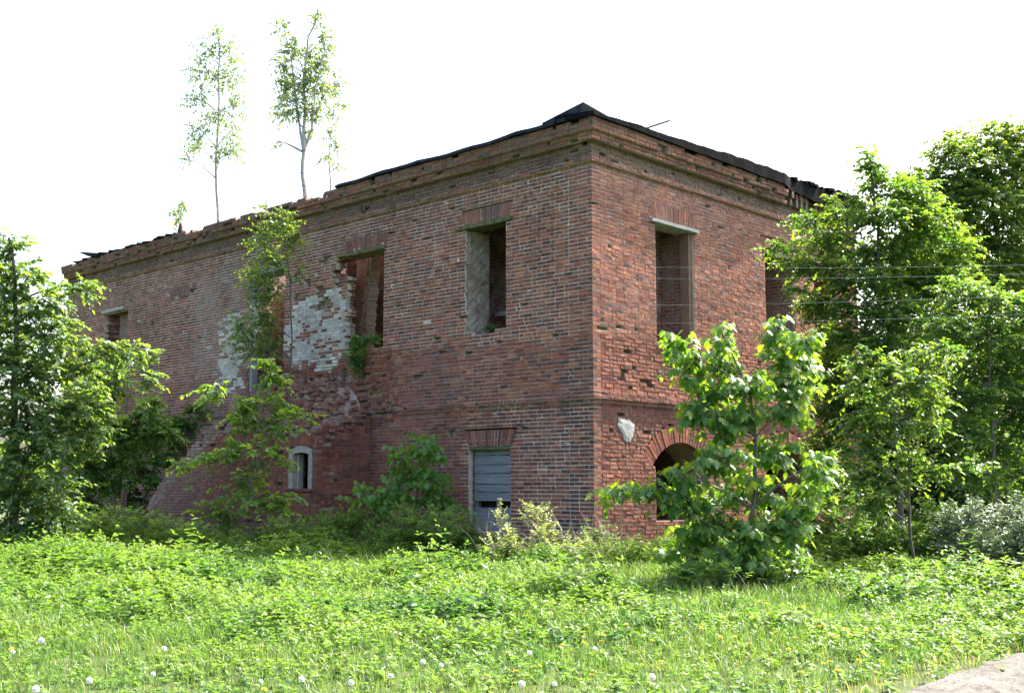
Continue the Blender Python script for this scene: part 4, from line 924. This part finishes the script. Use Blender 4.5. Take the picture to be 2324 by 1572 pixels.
# ------------------------------------------------------------------ meadow
def region(n, y0, y1, margin=2.2):
    y = np.sqrt(RNG.uniform(y0 ** 2, y1 ** 2, n)); x = RNG.uniform(-1, 1, n) * (y * .4455 + margin)
    return x, y
def herbs():
    b = Big(); x, y = region(54000, 8.6, 34, 5.5)
    keep = ~in_build(x, y, .05) & (road_d(x, y) < -.15 + RNG.normal(0, .12, len(x)))
    fr = np.clip((y - 8.2) / 3.4, .62, 1.); keep &= RNG.random(len(x)) < fr
    x, y = x[keep], y[keep]; n = len(x); g = hgt(x, y); H = plant_h(x, y) * np.where(RNG.random(n) < .06, 1.5, 1.) * RNG.uniform(.6, 1.15, n)
    cx, cy = region(70, 11.5, 24, .5); cr = RNG.uniform(.25, .75, 70); ch = RNG.uniform(.5, 1.1, 70); dk = RNG.uniform(.2, 1., 70) * (RNG.random(70) < .7)
    cx = np.append(cx, [-1.35, -.75, -.3]); cy = np.append(cy, [13.6, 13.2, 13.3]); cr = np.append(cr, [.55, .5, .45]); ch = np.append(ch, [.9, .9, .7]); dk = np.append(dk, [.9, 1., .9])
    w_ = np.exp(-((x[:, None] - cx) ** 2 + ((y[:, None] - cy) * 1.2) ** 2) / cr ** 2); H = H * (1 + (w_ * ch).max(1)); dark_ = np.clip((w_ * dk).max(1), 0, 1)
    # a leafy stem: pairs of leaves up the stem and a small rosette on top
    K = 9; f = np.array([.45, .45, .62, .62, .8, .8, .95, .95, 1.0]); an0 = RNG.uniform(0, 6.28, n)
    az = an0[:, None] + np.array([0, 3.14, 1.57, 4.71, .3, 3.44, 1.9, 5.0, .9])[None, :] + RNG.normal(0, .3, (n, K))
    lean = RNG.normal(0, .10, (n, 2))
    pos = np.stack([x[:, None] + lean[:, :1] * f * H[:, None] * 2, y[:, None] + lean[:, 1:] * f * H[:, None] * 2, g[:, None] + H[:, None] * f[None, :]], -1)
    rise = np.array([-.25, -.25, -.12, -.12, .05, .05, .35, .35, .8])[None, :] + RNG.normal(0, .25, (n, K))
    ax = np.stack([np.cos(az), np.sin(az), rise], -1)
    nv = np.stack([-np.cos(az) * rise, -np.sin(az) * rise, np.ones_like(az)], -1) + RNG.normal(0, .22, (n, K, 3))
    sz = (.055 + .075 * np.clip(H / .5, 0, 1))[:, None] * np.array([1, 1, 1.05, 1.05, .9, .9, .68, .68, .5])[None, :] * RNG.uniform(.75, 1.25, (n, K))
    pt = .5 + .5 * np.sin(x * 1.7 + 1.3 * np.sin(y * 1.1)) * np.sin(y * 1.9 + .7); t = np.clip(pt * .6 + RNG.normal(.25, .22, n) - .75 * dark_, 0, 1)
    col = np.repeat(lerp((.034, .105, .032), (.138, .215, .04), t), K, axis=0); tip = np.tile(np.array([0, 0, .05, .05, .15, .15, .4, .4, .55]), n)[:, None]
    tip = tip * np.repeat(1 - .6 * dark_, K)[:, None]; col = col * (1 - tip) + np.array([.175, .245, .05]) * tip
    leaves(b, LEAF_O, pos.reshape(-1, 3), ax.reshape(-1, 3), nv.reshape(-1, 3), sz.ravel(), .58, col * RNG.uniform(.85, 1.15, (n * K, 1)), 0)
    tag(b.build('meadow_herbs', M_HERB), kind='stuff')
herbs()
def grass():
    b = Big(); x, y = region(175000, 7.6, 21, 3.)
    rd = road_d(x, y) + RNG.normal(0, .14, len(x))
    keep = (RNG.random(len(x)) < np.clip(1.25 - (y - 8) / 13, .15, 1)) & (rd < np.where(RNG.random(len(x)) < .12, .45, -.02)) & ~in_build(x, y, .1)
    x, y = x[keep], y[keep]; n = len(x); g = hgt(x, y)
    near = np.clip((.1 - road_d(x, y)) / .6, .22, 1)
    H = (.085 + .09 * np.clip((y - 9) / 6, 0, 1.4)) * RNG.uniform(.45, 1.5, n) * np.where(RNG.random(n) < .015, 1.9, 1.) * near * (1 + .35 * np.sin(x * 2.2 + np.sin(y * 3)) * np.sin(y * 2.6)); az = RNG.uniform(0, 6.28, n); ln = RNG.uniform(.15, .75, n)
    d = np.stack([np.cos(az), np.sin(az)], -1); s = np.stack([-d[:, 1], d[:, 0]], -1); w = RNG.uniform(.0018, .0045, n) * (1 + .05 * (y - 9))
    rot = RNG.uniform(-.9, .9, n)[:, None]; s = nrm(s + d * rot)
    def P(f, side, wf):
        xy = np.stack([x, y], -1) + d * (ln * H * f ** 2)[:, None] + s * (side * w * wf)[:, None]
        return np.concatenate([xy, (g + H * (f - .25 * ln * f * f))[:, None]], 1)
    v = np.stack([P(0, -1, 1), P(0, 1, 1), P(.5, 1, .9), P(.5, -1, .9), P(.85, 1, .55), P(.85, -1, .55), P(1.05, 0, 0)], 1)
    pt = .5 + .5 * np.sin(x * 1.3 + 2) * np.sin(y * 1.6); t = np.clip(pt * .5 + RNG.normal(.25, .25, n), 0, 1)
    col = lerp((.05, .125, .03), (.145, .21, .05), t); dry = RNG.random(n) < np.where(road_d(x, y) > -.5, .5, .03); col[dry] = (.30, .26, .14)
    b.add(v, [0, 1, 2, 3, 3, 2, 4, 5, 5, 4, 6], [4, 4, 3], col)
    tag(b.build('grass', M_GRASS), kind='stuff')
grass()
def far_wood():
    b = Big(); n = 26000; x = RNG.uniform(-130, 130, n); y = 85 + RNG.uniform(0, 14, n) + x * .1
    top = 5.2 + 1.6 * np.sin(x * .21) + 1.1 * np.sin(x * .53 + 1) + .7 * np.sin(x * 1.3); z = hgt(x, y) + top * RNG.uniform(0, 1, n) ** .75
    col = lerp((.035, .085, .03), (.09, .15, .05), np.clip(RNG.normal(.4, .3, n), 0, 1))
    leaves(b, LEAF_O, np.stack([x, y, z], 1), RNG.normal(0, 1, (n, 3)) - [0, 0, .3], RNG.normal(0, .6, (n, 3)) + UP, RNG.uniform(.5, 1.1, n), .7, col)
    tag(b.build('distant_wood', M_LEAF), kind='stuff')
far_wood()
# ------------------------------------------------------------------ dandelions
def ground_hit(px, py, dz):
    d = ray(px, py)
    k = (dz - CZ) / d[2]
    for _ in range(6):
        p = O + d * k; k = (float(hgt(p[0], p[1])) + dz - CZ) / d[2]
    return O + d * k
M_CLOCK = leaf_mat('seed_fluff', .62, .9, .1, (1, 1, 1))
M_YEL = simple('yellow_petal', [(.3, (.62, .40, .01)), (.7, (.78, .55, .02))], 60, 3, .7)
M_STEM = simple('flower_stem', [(.3, (.12, .17, .06)), (.7, (.2, .24, .1))], 20)
def clock_mesh():
    b = Big(); n = 150; i = np.arange(n) + .5; ph = np.arccos(1 - 2 * i / n); th = math.pi * (1 + 5 ** .5) * i
    d = np.stack([np.cos(th) * np.sin(ph), np.sin(th) * np.sin(ph), np.cos(ph)], -1); r = .027
    a = nrm(np.cross(d, RNG.normal(0, 1, (n, 3))))
    leaves(b, LEAF_D, d * r * .55, d, a, np.full(n, r * .5), .9, np.full((n, 3), .95)); leaves(b, LEAF_D, d * r * .55, d, np.cross(d, a), np.full(n, r * .5), .9, np.full((n, 3), .95))
    return b
def yellow_mesh():
    b = Big()
    for ring, (m, ri, ti) in enumerate(((16, .024, .15), (12, .018, .5), (8, .011, 1.))):
        t = np.arange(m) * 2 * math.pi / m + ring; d = np.stack([np.cos(t), np.sin(t), np.full(m, ti)], -1)
        leaves(b, LEAF_D, np.tile([0, 0, .002 * ring], (m, 1)), d, np.tile([0, 0, 1.], (m, 1)), np.full(m, ri), .42, np.ones((m, 3)))
    return b
def stem_big(h):
    b = Big(); tubes(b, [np.array([[0, 0, -h], [.006, 0, -h * .5], [0, 0, 0]])], [np.array([.003, .0026, .0024])], 5); return b
def flower(name, headname, head, hm, label, group):
    root = empty(name, (0, 0, 0), label, 'flower', group); h = head.build(headname, hm, root); s = stem_big(.22).build('stem', M_STEM, root); return root
clock0 = flower('dandelion_clock', 'seed_head', clock_mesh(), M_CLOCK, 'white fluffy dandelion seed head standing in the near grass', 'dandelion clocks in the grass')
yel0 = flower('dandelion_flower', 'flower_head', yellow_mesh(), M_YEL, 'yellow dandelion flower in the sunny grass', 'yellow dandelions in the grass')
def dup(r):
    o = r.copy(); COL.objects.link(o)
    for ch in r.children: c = ch.copy(); COL.objects.link(c); c.parent = o
    return o
CL = [(960, 1501), (1001, 1509), (887, 1533), (797, 1548), (1184, 1551), (1258, 1551), (1202, 1481), (1350, 1471), (94, 1452), (373, 1471), (203, 1543), (347, 1529), (81, 1563), (592, 1546), (29, 1478), (684, 1540), (1480, 1535)]
for i, (px, py) in enumerate(CL):
    o = clock0 if i == 0 else dup(clock0); o.location = ground_hit(px, py, .21); o.rotation_euler = (random.uniform(-.1, .1), random.uniform(-.1, .1), random.uniform(0, 6)); o.scale = (random.uniform(.6, .95),) * 3
YL = [(2105, 0)] * 0 + [(1727, 1363), (1738, 1368), (1745, 1392), (1790, 1400), (1640, 1400), (1840, 1390), (1705, 1400), (2190, 1398), (1960, 1480), (1225, 1510), (1640, 1480), (2000, 1500), (2130, 1440), (2160, 1445), (1555, 1448), (1480, 1452), (1430, 1466), (1420, 1417), (1740, 1545), (1840, 1555), (1700, 1490), (26, 1472), (1170, 1522), (600, 1563), (340, 1560), (1500, 1500), (1530, 1440), (1900, 1520), (1860, 1420), (1810, 1450), (1930, 1440), (2060, 1500)]
for _ in range(34): YL.append((random.uniform(1150, 2150), random.triangular(1385, 1570, 1440)))
for i, (px, py) in enumerate(YL):
    p = ground_hit(px, py, .2)
    if road_d(p[0], p[1]) > -.3: continue
    o = yel0 if i == 0 else dup(yel0); o.location = p; o.rotation_euler = (random.uniform(-.5, .3), random.uniform(-.4, .4), random.uniform(0, 6)); o.scale = (random.uniform(.8, 1.2),) * 3
# ------------------------------------------------------------------ overhead wires
for i, (yl, yr, lb) in enumerate(((601, 592, 'topmost thin grey overhead wire before the side wall'), (628, 612, 'second thin overhead wire, just under the topmost'), (690, 662, 'third thin overhead wire, above the lowest one'), (731, 703, 'lowest thin overhead wire crossing just above the maple'))):
    a0 = at(1352, yl + 2, 22.9 if i < 3 else 22.6); a1 = at(2324, yr, 15.0); a1 = a0 + (a1 - a0) * 1.35
    t = np.linspace(0, 1, 24)[:, None]; pts = a0 + (a1 - a0) * t - UP * (.30 * 4 * t * (1 - t)) * .25
    o = rod('overhead_wire', pts, .0021, M_WIRE, None, 5); tag(o, lb, 'wire', 'overhead wires')
# ------------------------------------------------------------------ light
AZ, EL = R(43.6 + 10), R(49)
w = bpy.data.worlds.new('World'); S.world = w; w.use_nodes = True; nt = w.node_tree
sky = nt.nodes.new('ShaderNodeTexSky'); sky.sky_type = 'NISHITA'; sky.sun_disc = False; sky.sun_elevation = EL; sky.sun_rotation = AZ
sky.air_density = 1.; sky.dust_density = 6.; sky.ozone_density = 1.
bg = nt.nodes['Background']; bg.inputs[1].default_value = .12; nt.links.new(sky.outputs[0], bg.inputs[0])
sl = bpy.data.lights.new('sun', 'SUN'); sl.energy = 3.3; sl.angle = R(.55); sl.color = (1, .95, .86)
so = bpy.data.objects.new('sun', sl); COL.objects.link(so)
sd = Vector((math.sin(AZ) * math.cos(EL), math.cos(AZ) * math.cos(EL), math.sin(EL)))
so.rotation_euler = sd.to_track_quat('Z', 'Y').to_euler()
S.view_settings.view_transform = 'Standard'; S.view_settings.look = 'None'; S.view_settings.gamma = 1; S.view_settings.exposure = 2.42
S.cycles.use_denoising = True; S.cycles.max_bounces = 7; S.cycles.diffuse_bounces = 4; S.cycles.transmission_bounces = 4; S.cycles.glossy_bounces = 2
S.cycles.caustics_reflective = False; S.cycles.caustics_refractive = False; S.cycles.sample_clamp_indirect = 8
